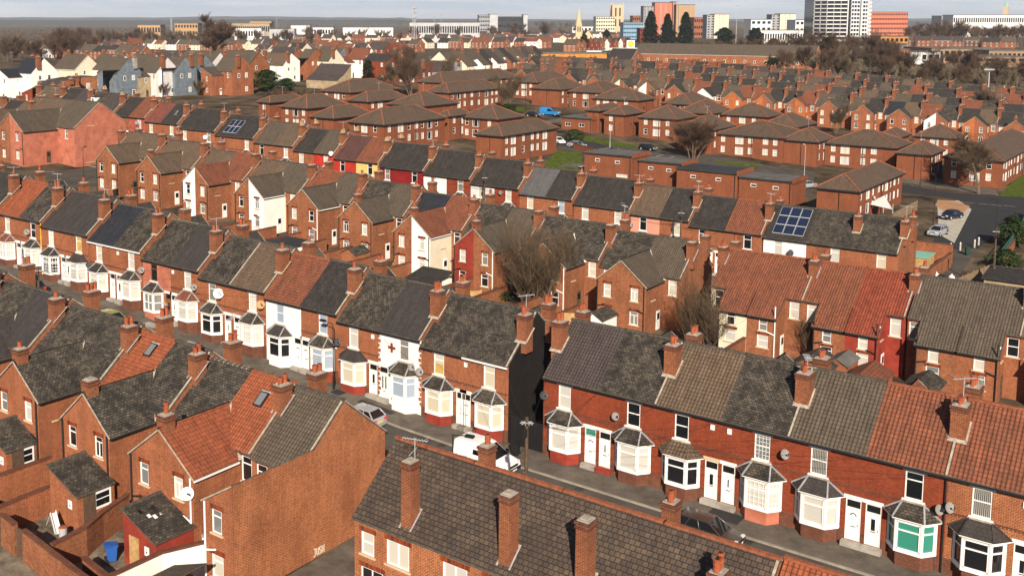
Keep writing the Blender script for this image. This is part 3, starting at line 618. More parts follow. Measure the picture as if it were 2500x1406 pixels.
    if P.get('solar'):
        n,m_=P['solar']; pw,ph=P.get('ps',(1.35,1.35)); k=MB(); un=math.hypot(1,s1)
        for i in range(n):
            for j in range(m_):
                xa=P.get('px',.6)+i*(pw+.05); ya=P.get('py',.35)+j*(ph+.05)/un; yb=ya+ph/un
                F_=lambda x,y_,e=.14:(x,y_,ef+s1*y_+zt+e)
                so_=MB(); so_.slab([F_(xa,ya),F_(xa+pw,ya),F_(xa+pw,yb),F_(xa,yb)],.05,'steel'); so_.slab([F_(xa+.04,ya+.03,.146),F_(xa+pw-.04,ya+.03,.146),F_(xa+pw-.04,yb-.03,.146),F_(xa+.04,yb-.03,.146)],.004,'solar_cell')
                so_.obj('solar_panel',T)
    if P.get('dormer'):
        k=MB(); x=w*.3; y=1.6; zb=ef+s1*y; k.box(x-.7,y,zb-.3,x+.7,y+1.6,zb+1.25,'white_render'); k.box(x-.85,y-.1,zb+1.25,x+.85,y+2.0,zb+1.35,'felt_dark'); k.obj('dormer',T); window(T,x,y,zb+.2,.9,.85,'c','glass_dark',lod=2)
    return T
def row(name,where,face,Y,pairs,base,lod=0,seed=1,cat='house',grp=None,count0=0,zf=None,ends=(None,None),rev=False):
    """pairs: (X0,X1,[spec,spec..]) from left to right in the world; each spec a dict"""
    rnd=random.Random(seed); hs=[]
    for (X0,X1,sp) in pairs:
        n=len(sp)
        for i,s in enumerate(sp): hs.append((X0+(X1-X0)*i/n,X0+(X1-X0)*(i+1)/n,s,i,n,(X0+X1)/2))
    N_=len(hs); out=[]
    for j,(a,b_,s,i,n,xc) in enumerate(hs):
        P=dict(base); P.update(s); w=b_-a
        left_in_pair=(i==0)
        if face=='-':
            P['flip']=P.get('flip',not left_in_pair)
            P.setdefault('share','w' if left_in_pair else '0')
            if i==n-1 and P.get('chim',True): P.setdefault('cw','fr')
            if j==0 and P.get('chim',True): P.setdefault('c0','fr')
            if i==n-1: P.setdefault('vw','mortar')
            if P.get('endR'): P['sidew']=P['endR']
            X=a
        else:
            P['flip']=P.get('flip',left_in_pair)
            P.setdefault('share','0' if left_in_pair else 'w')
            if i==n-1 and P.get('chim',True): P.setdefault('c0','fr')
            if j==0 and P.get('chim',True): P.setdefault('cw','fr')
            if i==n-1: P.setdefault('v0','mortar')
            if P.get('endR'): P['side0']=P['endR']
            X=b_
        if n==1: P['share']=s.get('share',P['share'])
        if s.get('skip'): continue
        wn=WN.get(P.get('wallr' if face=='+' else 'wall','brick'),'brick')
        if face=='+' and P.get('wingm') and P['wingm']!=P.get('wallr'): wn=WN.get(P['wingm'],wn)
        rn=RN.get(P.get('roofr',P.get('roof','slate')) if face=='+' else P.get('roof','slate'),'slate')
        lab=s.get('label') or f"{wn} house, {rn} roof, {ordn(j-count0)} from left in {where}"
        z=zf if zf is not None else g(xc)
        out.append(house(X,Y,z,face,w,P,lab,grp or name,lod,rnd))
    return out
# ------------------------------------------------------------------ ground, roads, paths
def profile_sheet(x0,x1,y0,y1,dz,mat,name,ny=1):
    xs=sorted({x0,x1}|{a for a,_ in GT if x0<a<x1}); b=MB()
    for a,c in zip(xs,xs[1:]):
        for i in range(ny):
            u=y0+(y1-y0)*i/ny; v=y0+(y1-y0)*(i+1)/ny
            b.poly([(a,u,g(a)+dz),(c,u,g(c)+dz),(c,v,g(c)+dz),(a,v,g(a)+dz)],mat)
    return struct(name,b)
def patch(name,pts,dz,mat,kind='structure',thick=0):
    bm=bmesh.new(); f=bm.faces.new([bm.verts.new((p[0],p[1],0)) for p in pts])
    for a,_ in GT:
        if -9e4<a<9e4: bmesh.ops.bisect_plane(bm,geom=bm.verts[:]+bm.edges[:]+bm.faces[:],plane_co=(a,0,0),plane_no=(1,0,0))
    if thick: bmesh.ops.extrude_face_region(bm,geom=bm.faces[:]); 
    bm.normal_update(); bm.faces.ensure_lookup_table()
    for v in bm.verts: v.co.z=g(v.co.x)+dz
    for f in bm.faces:
        if f.normal.z<0: f.normal_flip()
    me=bpy.data.meshes.new(name); bm.to_mesh(me); bm.free(); me.materials.append(MATS[mat]); o=mk(name,me); o['kind']=kind; return o
ground=profile_sheet(-14000,6000,-400,22000,-.13,'soil','ground',4)
# the street in front of the long bay-windowed terrace
profile_sheet(-300,20,53.9,64.3,-.11,'asphalt','street')
def pave(name,x0,x1,y0,y1,h=.0,kerb=None):
    xs=sorted({x0,x1}|{a for a,_ in GT if x0<a<x1}); b=MB()
    for a,c in zip(xs,xs[1:]):
        A,Cc=g(a)+h,g(c)+h
        b.poly([(a,y0,A),(c,y0,Cc),(c,y1,Cc),(a,y1,A)],'paving')
        for y,s in ((y0,1),(y1,-1)):
            q=[(a,y,A-.4),(c,y,Cc-.4),(c,y,Cc),(a,y,A)]; b.poly(q if s>0 else q[::-1],'kerb')
        if kerb=='low': b.poly([(a,y0,A+.004),(c,y0,Cc+.004),(c,y0+.16,Cc+.004),(a,y0+.16,A+.004)],'kerb')
        if kerb=='high': b.poly([(a,y1-.16,A+.004),(c,y1-.16,Cc+.004),(c,y1,Cc+.004),(a,y1,A+.004)],'kerb')
    return struct(name,b)
pave('pavement',-300,20,64.3,67.6,.0,'low'); pave('pavement',-300,20,51.4,53.9,0,'high')
profile_sheet(-320,-26,116.5,126.5,-.11,'asphalt','street')
pave('pavement',-320,-26,126.5,130.2,0,'low'); pave('pavement',-320,-26,112.0,116.5,0,'high')
profile_sheet(-44,-41.2,67.5,90,-.05,'paving','alley_path')
profile_sheet(-163.5,-149,88,116.4,-.10,'asphalt','side_street')
profile_sheet(-43.6,-38.5,28,51.4,-.10,'paving','alley_path')
profile_sheet(-78,-44.5,30.0,39,-.09,'yard_paving','yard_ground'); profile_sheet(-80,-36,24,30,-.08,'soil','back_lane')
pave('pavement',-60,-48,174,176.6,0)
PXS=lambda *l:[at(*p)[:2] for p in l]
patch('road',PXS((2500,565),(2440,560),(2388,606),(2262,606),(2300,560),(2376,497),(2300,478),(2190,470),(2190,446),(2330,470),(2500,482),(2600,485)),-.10,'asphalt_new')
patch('alley_path',PXS((2262,606),(2388,606),(2330,690),(2290,760),(2180,760),(2240,660)),-.09,'asphalt')
patch('parking_bay',PXS((2292,570),(2330,592),(2372,510),(2340,488),(2288,492)),-.094,'slab_pale')
patch('gravel_verge',PXS((2283,500),(2290,487),(2330,489),(2368,503),(2335,535),(2320,525)),-.085,'brick_worn')
patch('grass',PXS((2440,478),(2500,482),(2600,482),(2600,400),(2500,412)),-.07,'grass_mat')
patch('pavement',PXS((2190,442),(2330,464),(2440,478),(2430,462),(2300,440),(2200,425)),-.075,'paving')
patch('car_park',PXS((1365,345),(1470,352),(1700,375),(1990,420),(1980,480),(1930,470),(1560,400),(1430,372),(1360,362)),-.10,'asphalt')
patch('road',PXS((1357,330),(1390,332),(1500,360),(1480,372),(1400,362),(1357,352)),-.09,'asphalt_new')
patch('grass',PXS((1357,366),(1420,372),(1421,432),(1330,420),(1290,440),(1335,395)),-.07,'grass_mat')
patch('grass',PXS((1400,328),(1560,355),(1680,368),(1690,375),(1640,366),(1510,358),(1392,338)),-.06,'grass_mat')
patch('grass',PXS((1750,392),(1860,402),(1850,408),(1745,398)),-.06,'grass_mat')
patch('grass',PXS((1230,270),(1290,272),(1280,262),(1235,258)),-.06,'grass_mat')
patch('footpath',PXS((1310,432),(1390,395),(1421,400),(1421,412),(1380,405),(1330,440)),-.05,'paving')
patch('yard_ground',PXS((1270,305),(1360,300),(1475,292),(1440,275),(1380,285)),-.08,'paving')
# ------------------------------------------------------------------ the long bay-windowed terrace facing the camera
S=lambda roof,wall='brick',**k:dict(roof=roof,wall=wall,**k)
MBASE=dict(csx=.9,ct=10.0,d=8.2,ef=6.3,er=6.0,rh=9.65,front='bay',wing='gable',rw=False,wall='brick',wallr='brick',wpipe=False,aer=None)
MBASE.pop('aer')
Gd='glass_dark'; Gn='glass_net'; Gc='glass_cream'; Gb='glass_blind'
mainrow=[
(-127.5,-118.2,[S('slate_dark'),S('slate_dark')]),
(-118.1,-108.9,[S('orange_tile',gl=Gn,brf='rust_tile',bk='m',bgl=Gn,wroof='slate'),S('slate',gl=Gd,bk='t',bgl=Gb,hips='pale',dm='black_plastic',dish=[(2.6,4.6,'dish_grey',.42)],pipe='w',pipem='sign_yellow')]),
(-108.9,-99.8,[S('slate_flat',gl=Gn,wk='g',brf='slate_dark',bk='g',bgl=Gd),S('slate_flat',gl='glass_amber',wk='t',brf='slate_flat',hips='same',bgl=Gn)]),
(-99.7,-90.3,[S('navy',gl=Gb,brf='slate_dark',bgl=Gb,gutter='upvc',dish=[(.35,3.4,'dish_dark',.4)]),S('slate',gl=Gn,bgl=Gb,gutter='upvc',alarm='upvc')]),
(-90.2,-81.1,[S('slate','salmon_render',gl=Gd,ffm='brown_frame',lint=None,bfm='upvc',bgl='glass_half',bk='m',dm='brown_frame',bpl='salmon_render',step='brick_red',course=False,dish=[(.2,4.9,'dish_grey',.42)],ridgejoint=True),
   S('slate_flat',gl=Gn,brf='rust_tile',hips='lead',bgl=Gn,alarm='upvc',dish=[(.5,4.4,'dish_grey',.4)])]),
(-81.1,-71.6,[S('slate',gl='glass_half',bgl=Gd,dish=[(3.2,5.0,'dish_white',.62)],vw='mortar'),S('brown',gl=Gn,wk='g',bk='g',bgl=Gn,dk=0,dish=[(.35,4.9,'buff_pot',.5)])]),
(-71.6,-62.4,[S('rust_tile','white_render',gl='glass_blue',wk='s',lint=None,bgl=Gd,brf='slate_flat',bpl='white_render',course=False,dk=0),S('slate_dark',gl='glass_blue',wk='s',bgl='glass_blue',dk=0,bpl='brick_red')]),
(-62.4,-53.0,[S('slate',gl=Gn,wk='t',bgl=Gc,brf='slate_flat',hips='same',bpl='oxide_render',alarm='upvc',dk=1,dish=[(.2,4.2,'dish_dark',.4)]),S('slate_flat','white_render',gl='glass_half',wk='t',bgl='glass_blue',hips='pale',bpl='white_render',dk=3,lint=None,course=False,dish=[(.75,3.7,'dish_grey',.4)])]),
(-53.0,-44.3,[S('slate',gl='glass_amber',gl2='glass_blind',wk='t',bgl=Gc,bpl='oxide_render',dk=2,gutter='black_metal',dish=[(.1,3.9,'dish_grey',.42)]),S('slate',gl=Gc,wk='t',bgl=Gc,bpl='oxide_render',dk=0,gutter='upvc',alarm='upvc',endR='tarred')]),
]
row('terrace',"the bay-windowed terrace",'-',67.4,mainrow,MBASE,0,11,grp='terraced houses with bay windows along the street')
rightrow=[
(-41.1,-31.7,[S('umber','brick_red',gl=Gn,wk='s',bgl=Gn,bpl='oxide_render',dk=0,fan='glass_teal',dish=[(.25,4.7,'dish_dark',.4)]),S('slate','brick_red',gl='glass_dark',wk='s',bgl=Gn,dk=2,step='oxide_render',dish=[(3.1,4.5,'dish_grey',.36)])]),
(-31.7,-22.3,[S('brown','brick_red',gl=Gd,wk='s',brf='brown',hips='same',bgl=Gd,dk=1,alarm='upvc',lint='stone'),S('slate','brick_red',gl='glass_grey',wk='g',bk='g',bgl=Gn,bpl='salmon_render',dk=2,dish=[(.2,4.9,'dish_grey',.4)],alarm='upvc')]),
(-22.3,-12.9,[S('greybrown','brick_red',gl='glass_half',wk='s',brf='slate_flat',hips='lead',bgl=Gn,dk=0),S('rust_tile','brick_red',gl=Gd,wk='t',bgl='glass_teal',bk='s',dk=1,dish=[(.3,3.9,'dish_grey',.38)],pipe='w')]),
(-12.9,-3.5,[S('rust_tile','brick_orange',gl='glass_half',wk='s',brf='slate_flat',hips='same',bgl=Gd,dk=1,dish=[(.25,4.2,'dish_grey',.4)],alarm='upvc'),S('rust_tile','brick_orange',gl=Gd,bgl=Gd,dk=1)]),
]
rightbase=dict(MBASE); rightbase.update(pots=2)
row('terrace',"the right bay-windowed row",'-',67.4,rightrow,rightbase,0,12,grp='terraced houses with bay windows right of the alley')
# ------------------------------------------------------------------ foreground houses seen from behind
FBASE=dict(d=8.0,ef=6.0,er=5.9,rh=9.2,front=None,wing='gable',hw=2.9,wd=3.9,we=5.2,wrh=7.5,wallr='brick',cf=(1.5,2.6),cr=(4.8,5.8),ct=9.55)
frow=[
(-92.4,-83.0,[S('slate',skip=True),S('slate')]),
(-83.0,-73.5,[S('slate'),S('slate_flat')]),
(-73.5,-64.1,[S('slate',wch=1,wpm='black_metal'),S('slate',shed=(2.6,2.4,'brick','side'),rdish=[])]),
(-64.1,-56.4,[S('orange_tile',velux=5.0,wroof='slate',wch=1,hw=2.7),S('slate',wroof='slate',hw=2.7,shed=(3.1,2.8,'brick','side'))]),
(-56.4,-48.0,[S('slate',wroof='orange_tile',wch=1,hw=3.1,ridgejoint=True,valley='lead'),S('orange_tile',velux=5.4,hw=3.1,wgut='upvc',wpm='upvc',rdish=[(1.2,4.2,'dish_white',.5)],shed=(3.1,2.9,'oxide_render','front'))]),
(-48.0,-43.8,[S('greybrown',wing='lean',wlh=6.9,hw=2.5,wd=5.4,we=5.4,share='0',wroof='greybrown',soloside='brick_orange',endR='brick_orange',chim=False,v0='mortar',wpm='upvc',label='large brick end house with grey-brown roof and a big blank gable wall')]),
]
row('terrace',"the foreground row",'+',51.8,frow,FBASE,0,21,grp='foreground terraced houses seen from behind')
f2=dict(d=7.6,ef=5.6,er=5.3,rh=8.55,front=None,wing=None,roof='tile_big',wallr='brick_orange',cf=(1.6,2.6),cr=(5.8,6.8),pots=1,ct=9.2,ridge='ridge_orange',gutter='upvc',fw=(1,1,1))
def f2s(**k): d=dict(rw=True,chim=False); d.update(k); return d
f2row=[(-38.4,-15.6,[f2s(c0='',rwin=[(4.7,3.15,.95,1.35),(2.5,3.15,1.6,1.45),(4.4,.7,1.6,1.7)],v0=None,gutter='upvc'),f2s(rwin=[(4.3,3.15,1.6,1.45),(1.6,3.15,1.6,1.45),(3.2,.8,1.5,1.3)]),f2s(rwin=[(4.2,3.15,1.4,1.4),(1.6,3.15,1.4,1.4)]),f2s(rwin=[(4.2,3.15,1.4,1.4),(1.6,3.15,1.4,1.4)])])]
F2=row('terrace',"the bottom row",'+',50.3,f2row,f2,0,22,grp='houses under the long dark tiled roof at the bottom')
rn_=random.Random(5)
for T,x,y,wch in ((F2[0],2.1,7.0,'r'),(F2[1],1.35,7.0,'r'),(F2[2],2.6,7.0,'r'),(F2[3],1.9,6.3,'r'),(F2[0],0.05,2.3,'f'),(F2[2],.25,2.3,'f')):
    zr=8.55-(y-3.8)*.855 if y>3.8 else 5.6+.776*y
    chimney(T,x,y if wch=='r' else y+.3,zr-1.2,(9.25 if x!=1.9 else 8.5),rn_,.68,.80,(0 if wch=='r' and x!=1.9 else 1 if T is F2[0] else 3),'brick_stack','terracotta',0,(zr+.02,-.855 if wch=='r' else .776))
aerial(F2[0],2.1,6.6,8.9,.3,1.5,1)
f3row=[(-15.5,-6.1,[dict(roof='orange_tile',c0='',chim=False),dict(roof='orange_tile',chim=False)])]
f3=dict(f2); f3.update(roof='orange_tile')
row('terrace',"the bottom-right corner pair",'+',50.6,f3row,f3,0,23,grp='orange-roofed houses at the bottom right')
# ------------------------------------------------------------------ second row (backs with gabled wings)
BBASE=dict(d=8.0,ef=5.8,er=5.7,rh=8.9,front=None,wing='gable',hw=2.9,wd=4.3,we=5.2,wrh=7.6,wallr='brick_worn',cf=(1.6,2.6),cr=(5.1,6.1),ct=9.3,pots=1)
brow=[
(-147.6,-137.0,[S('brown',wingm='brick_worn'),S('brown')]),
(-137.0,-126.7,[S('brown',wch=1),S('brown')]),
(-126.7,-115.2,[S('brown',wingm='white_render',wroof='rust_tile'),S('rust_tile',wroof='rust_tile')]),
(-115.2,-103.7,[S('brown',wingm='brick_worn',wroof='greybrown'),S('greybrown',wingm='white_render',wpm='upvc',wgut='upvc')]),
(-103.7,-94.2,[S('rust_tile',wroof='greybrown'),S('greybrown',wgut='upvc',wpm='upvc',rdish=[])]),
(-94.2,-84.9,[S('slate',wroof='greybrown',wch=1),S('greybrown')]),
(-84.9,-75.6,[S('navy',wroof='rust_tile',wch=1),S('rust_tile',wingm='white_render',wings='cream_render',wgut='upvc')]),
(-75.6,-66.2,[S('slate',wingm='oxide_render',wroof='greybrown',wch=1),S('greybrown',wpm='upvc')]),
(-66.2,-56.6,[S('slate'),S('slate',wpm='upvc',valley='white_trim')]),
(-56.6,-46.8,[S('slate',wroof='greybrown'),S('greybrown',endR='brick_worn')]),
]
row('terrace',"the gabled-wing row",'+',112.4,brow,BBASE,0,31,grp='terraced houses with gabled rear wings')
b2base=dict(d=8.2,ef=5.9,er=5.85,rh=8.9,front=None,wing='cat',hw=3.0,wd=2.3,wallr='brick_worn',cf=(1.6,2.6),cr=(4.9,5.9),ct=9.3)
b2row=[
(-43.2,-33.7,[S('rust_tile',wingm='cream_render',wallr='cream_render'),S('rust_tile',wpm='upvc')]),
(-33.7,-24.3,[S('rust_tile'),S('red_tile',wingm='oxide_render',wallr='oxide_render')]),
(-24.1,-14.8,[S('greybrown',hw=3.4),S('greybrown',wallr='brick',hw=3.4)]),
(-14.8,-5.4,[S('brown'),S('greybrown')]),
]
row('terrace',"the long-back-roof row",'+',112.0,b2row,b2base,0,32,grp='terraced houses with long sloping back roofs')
# ------------------------------------------------------------------ third row, across the far street
CBASE=dict(d=8.2,ef=6.25,er=6.0,rh=9.6,front='bay',wing='gable',rw=False,wpipe=False,wallr='brick',pots=2,pm='terracotta')
crow=[
(-212.5,-203.0,[S('brown'),S('brown')]),
(-203,-193,[S('slate_dark','dark_red_paint',gl=Gn),S('umber','yellow_paint',pots=4,pm='buff_pot')]),
(-193,-182,[S('slate','white_render',dormer=1),S('umber',pots=4,pm='buff_pot')]),
(-182,-171.8,[S('slate_dark'),S('rust_tile','faded_wash',dish=[(2.2,5.,'dish_grey',.5)])]),
(-171.8,-161.8,[S('faded_tile'),S('slate_dark',velux=2.2,gl='glass_cream')]),
(-161.6,-151,[S('slate_dark'),S('slate_dark',dish=[(2.4,4.8,'dish_white',.5)])]),
(-150.9,-140.6,[S('slate_dark',solar=(3,2),px=1.6,py=.4,ps=(1.15,1.6)),S('slate_dark')]),
(-140.4,-130.6,[S('greybrown'),S('brown',pots=4,pm='buff_pot')]),
(-130.5,-121,[S('slate_dark'),S('greybrown','red_paint',pots=4,pm='buff_pot',dish=[(.3,6.2,'dish_white',.5)])]),
(-120.9,-111.1,[S('plum_tile','red_paint'),S('rust_tile','yellow_paint',lint=None,pots=4,pm='buff_pot')]),
(-111.1,-101.8,[S('slate_dark','dark_red_paint'),S('slate_dark','dark_red_paint')]),
(-101.8,-92.8,[S('slate_dark','white_render'),S('slate_dark','brick_red')]),
(-92.7,-84,[S('slate_dark','white_grey'),S('slate_dark','brick_red',dish=[(3.0,5.2,'dish_grey',.36)])]),
(-83.9,-75,[S('new_grey'),S('slate_dark',gl='glass_blue')]),
(-74.8,-66,[S('slate_dark'),S('slate_dark',lint='stone')]),
(-65.9,-57.4,[S('brown','pink_render',gl=Gd,dish=[(.3,4.6,'dish_grey',.4)]),S('slate_dark')]),
(-57.4,-47.7,[S('slate_dark',gl=Gd),S('rust_tile')]),
(-47.5,-31.6,[S('slate_dark','white_render',solar=(3,3),px=.9,py=.35,ps=(1.25,1.45),lint=None,gl=Gn,dish=[(3.6,4.5,'dish_dark',.5)]),S('slate',chim=True,cw='f'),S('slate',endR='brick_worn')]),
]
row('terrace',"the third terrace",'-',130,crow,CBASE,0,41,grp='terraced houses across the far street')
# ------------------------------------------------------------------ hip-roofed brick flats
def hipblock(X0,X1,Y0,Y1,z,label,eh=5.4,pitch=.40,wins='x',group='hip-roofed brick flats on the estate',seed=1,wall='brick_flats',lod=1):
    rnd=random.Random(seed); T=thing('block_of_flats',label,'flats',(X0,Y0,z),0,group)
    W,D=X1-X0,Y1-Y0; b=MB(); hx=[]; hy=[]
    def lay(Ln):
        out=[]; p=1.4; k=0; pat=[('s',.95,1.45),('w',1.9,1.75),('s',.95,1.45),('c',1.2,1.4)]
        while p<Ln-1.6:
            kd,ww,wh=pat[k%4]
            if p+ww>Ln-.6: break
            for zz in (.95,3.35): out.append((p+ww/2,zz+(1.75-wh),ww,wh,kd))
            p+=ww+rnd.choice((1.1,1.5,2.4)); k+=1
        return out
    wy=lay(W) if 'y' in wins else []; wxs=lay(D) if 'x' in wins else []
    if 'n' in wins: wy=[(W*.5,3.6,.9,.55,'c')] if W>4 else []
    hol=lambda L_:[(x-a/2,x+a/2,zz,zz+h) for x,zz,a,h,_ in L_]
    b.panel((0,0),(1,0),W,-1.5,eh,hol(wy),wall); b.panel((W,0),(0,1),D,-1.5,eh,hol(wxs),wall); b.panel((W,D),(-1,0),W,-1.5,eh,[],wall); b.panel((0,D),(0,-1),D,-1.5,eh,[],wall)
    b.obj('wall',T)
    r=MB(); o=.45; x0,y0,x1,y1=-o,-o,W+o,D+o; w2,d2=x1-x0,y1-y0; m=min(w2,d2)/2; pitch=min(pitch,3.0/m); zr=eh+pitch*m
    if w2>d2: r1,r2=(x0+m,y0+m,zr),(x1-m,y0+m,zr)
    else: r1,r2=(x0+m,y0+m,zr),(x0+m,y1-m,zr)
    c=[(x0,y0,eh),(x1,y0,eh),(x1,y1,eh),(x0,y1,eh)]
    if w2>d2: F=[(c[0],c[1],r2,r1),(c[1],c[2],r2),(c[2],c[3],r1,r2),(c[3],c[0],r1)]; H=[(c[0],r1),(c[3],r1),(c[1],r2),(c[2],r2)]
    else: F=[(c[0],c[1],r1),(c[1],c[2],r2,r1),(c[2],c[3],r2),(c[3],c[0],r1,r2)]; H=[(c[0],r1),(c[1],r1),(c[2],r2),(c[3],r2)]
    for f in F: r.poly(f,'flats_tile')
    for i in range(4):
        a,d=c[i],c[(i+1)%4]; r.poly([(a[0],a[1],eh-.28),(d[0],d[1],eh-.28),d,a],'black_metal')
    r.poly([(q[0],q[1],eh-.28) for q in c][::-1],'upvc')
    for a,d in H+[(r1,r2)]: r.beam(Vector(a)+Vector((0,0,.03)),Vector(d)+Vector((0,0,.03)),.2,.12,'ridge_orange')
    r.obj('roof',T)
    for x,zz,a,h,kd in wy: window(T,x,0,zz,a,h,kd,rnd.choice(['glass_net','glass_net','glass_dark','glass_blind']),0)
    for x,zz,a,h,kd in wxs: window(T,W,x,zz,a,h,kd,rnd.choice(['glass_net','glass_net','glass_dark','glass_blind']),math.pi/2)
    k=MB(); k.tube((W+.08,D*.5,0),(W+.08,D*.5,eh-.3),.06,.06,'black_metal',6); k.obj('drainpipe',T); k=MB(); k.tube((W*.55,-.08,0),(W*.55,-.08,eh-.3),.06,.06,'black_metal',6); k.obj('drainpipe',T)
    if rnd.random()<.5: dish(T,W,D*.3,3.2,rnd.choice(('dish_grey','dish_white','dish_dark')),.4,math.pi/2)
    if rnd.random()<.5: aerial(T,W/2,D/2,zr-.1,rnd.random()*3,2.2)
    return T
BL=[ # near corner, left corner, far right corner of the eaves as seen; windows; words
((1226,334),(1163,327),(1355.6,312),'x','long block with tall white windows beside the grass'),
((937,306),(838,299.5),(1086,287),'xy','longest angled block behind the red painted houses'),
((1098,285),(1060,283),(1140,277),'x','taller stepped end section of the longest angled block'),
((814,290.5),(737,287),(868,276),'','small block behind the brown-roofed pair'),
((749.5,266),(656.7,263),(832,255),'y','wide block behind the solar-panelled roof'),
((658,251.7),(617,250),(727,242),'y','far left block of the flats by the dark bushes'),
((898,249.5),(844.6,246),(952.7,237),'x','square block with one tall white window'),
((854.5,227),(767,223.6),(972.8,217),'y','reddish-roofed block at the back left'),
((1035,260.6),(938,255),(1095.5,250),'y','low connecting block with a wide white window'),
((1095.5,228),(1037.5,224.5),(1202.7,214.6),'x','block with two rows of white windows by the bare tree'),
((1082,203.5),(1023,200),(1243,188),'x','rearmost long block below the cream house'),
((1215,293),(1127,285),(1262,283),'y','low-roofed block just behind the block beside the grass'),
((1525,282),(1462,279.6),(1561,273.5),'y','square block above the clipped hedge'),
((1653,293),(1562,285.6),(1701,284),'y','long low block right of the clipped hedge'),
((1464,272),(1442.6,271),(1500,262),'','narrow block behind the clipped hedge'),
((1310.5,203),(1250,200),(1349,193),'y','back block left of the blue van'),
((1367.6,220),(1309,215),(1404.6,211.7),'x','block directly behind the blue van'),
((1475,228.5),(1391,223.5),(1519,220),'y','long block above the flat-roofed garage'),
((1559,247),(1475,237),(1574,240),'y','low block behind the pale bare bushes'),
((1690,257),(1620,252),(1720,247),'y','small block right of the pale bare bushes'),
((1737,279),(1680,269),(1772.6,269),'x','pointed-roofed block in the middle distance'),
((1875,287),(1775,277),(1907,279),'y','wide block with a long white window'),
((1740.6,319),(1660,311),(1779,306),'x','block half hidden by the wide bare tree'),
((1915,339),(1769,321),(1950,322),'y','long windowed range in the middle of the estate'),
((1997.7,348),(1915,339),(2026,336),'x','blank-fronted square block with orange hips'),
((2191,363),(2014.5,348),(2210,348),'y','long windowed range left of the shaded corner'),
((2275,380),(2184,373),(2303.5,366),'x','square block with one small white sign'),
((1945.6,312.5),(1851.5,307),(1994,301),'','steep-roofed block behind the long range'),
((2197.6,337),(2140.5,331),(2224.5,327.6),'','small hipped block in front of the far terrace'),
((2335.4,339.4),(2226,332.7),(2362,331),'y','long low block in front of the far terrace'),
((2453,395),(2300,383),(2560,345),'xy','large corner block behind the big bare tree'),
((2100,469),(1989,457),(2187.6,420),'x','near block with a big hipped roof beside the road'),
]
for i,(n_,l_,r_,wn_,lb) in enumerate(BL):
    a=at(*n_,5.4); l=atz(*l_,a[2]); q=atz(*r_,a[2])
    X1=a[0]-.45; X0=min(l[0]+.45,X1-3.5); Y0=a[1]+.45; Y1=max(q[1]-.45,Y0+4)
    hipblock(X0,X1,Y0,Y1,g(X1),lb,wins=wn_,seed=i+3,pitch=.60)
# ------------------------------------------------------------------ flat-roofed brick units
def flatunit(X0,X1,Y0,Y1,z,h,label,roofm='felt',wins=(),seed=1,wall='brick_flats',group='flat-roofed brick units on the estate'):
    T=thing('flat_roofed_unit',label,'building',(X0,Y0,z),0,group); W,D=X1-X0,Y1-Y0; b=MB()
    b.panel((0,0),(1,0),W,-2,h,[(x-a/2,x+a/2,zz,zz+k) for x,zz,a,k in wins],wall); b.panel((W,0),(0,1),D,-2,h,[],wall); b.panel((W,D),(-1,0),W,-2,h,[],wall); b.panel((0,D),(0,-1),D,-2,h,[],wall); b.obj('wall',T)
    r=MB(); r.box(-.25,-.3,h,W+.05,D+.1,h+.3,'felt_dark'); r.box(-.15,-.2,h+.3,W-.05,D,h+.34,roofm); r.box(W-.05,-.1,h-.2,W+.25,D+.1,h+.62,wall); r.obj('roof',T)
    for x,zz,a,k in wins: window(T,x,0,zz,a,k,'c' if a>1.5 else 't','glass_dark' if a<2 else 'glass_blind',0)
    k=MB(); k.tube((W*.97,-.09,-1),(W*.97,-.09,h),.07,.07,'black_metal',6); k.obj('drainpipe',T)
    return T
for i,(l_,n_,r_,rm,lb,h) in enumerate([((1421,376),(1543,385),(1572,375),'felt','first flat-roofed unit from the left with pale roof felt',4.6),((1540.6,394.5),(1665,404),(1688,394.5),'felt','second flat-roofed unit with pale roof and small windows',4.3),
    ((1665,415),(1799.5,427),(1824.7,415),'felt_dark','third flat-roofed unit with a black roof',4.6),((1800.5,433.6),(1934,447),(1964,435),'felt','rightmost flat-roofed unit with a grey roof',4.5)]):
    a=at(*n_,h); l=atz(*l_,a[2]); q=atz(*r_,a[2]); l=(PX_ if i else l[0],); PX_=a[0]+.26; W=a[0]-l[0]
    flatunit(l[0],a[0],a[1],max(q[1],a[1]+6.5),g(a[0]),h,lb,rm,[(W*.28,h-1.35,1.05,.62),(W*.7,h-1.45,1.05,.62)]+([(W*.8,.6,2.3,.6)] if i==0 else []),i)
a=at(1411,290.5,3); l=at(1353,287,3); q=at(1447,282,3); flatunit(l[0],a[0]+4,a[1],a[1]+10,g(a[0]),3,'low flat-roofed garage block by the blue van','felt',[(2,1,1.6,.9),(6,1,1.6,.9)],9)
a=at(1355,352,2.5)
# ------------------------------------------------------------------ the pink end house and its neighbours on the left
def onx(px,py,X):
    r=ray(px,py); t=X/r[0]; return (r[1]*t,HC+r[2]*t)
SW_=[]
for px,py,aw,ah in ((221,307,1.5,1.9),(219,396,1.3,2.4),(238,393,1.3,2.4)):
    y_,z_=onx(px,py,-165); SW_.append((120.5-y_,z_-g(-174.5),aw,ah))
pk=dict(d=11,ef=6.6,er=6.4,rh=10.6,front=None,wing='gable',wallr='salmon_render',roof='greybrown',hw=4.2,wd=7,we=5.9,wrh=9.1,pots=1,ct=11,cr=(5,6),ww=True)
row('terrace',"the pink end group",'+',120.5,[(-184,-165,[S('brown',wingm='brick_worn',wallr='brick_worn',label='brick house with a worn brick wing joined to the pink end house'),S('greybrown',wingm='salmon_render',endR='salmon_render',ffm='brown_frame',chim=False,sidewin=SW_,label='big pink rendered end house with a wide blank gable')])],pk,0,51,grp='pink end house group')
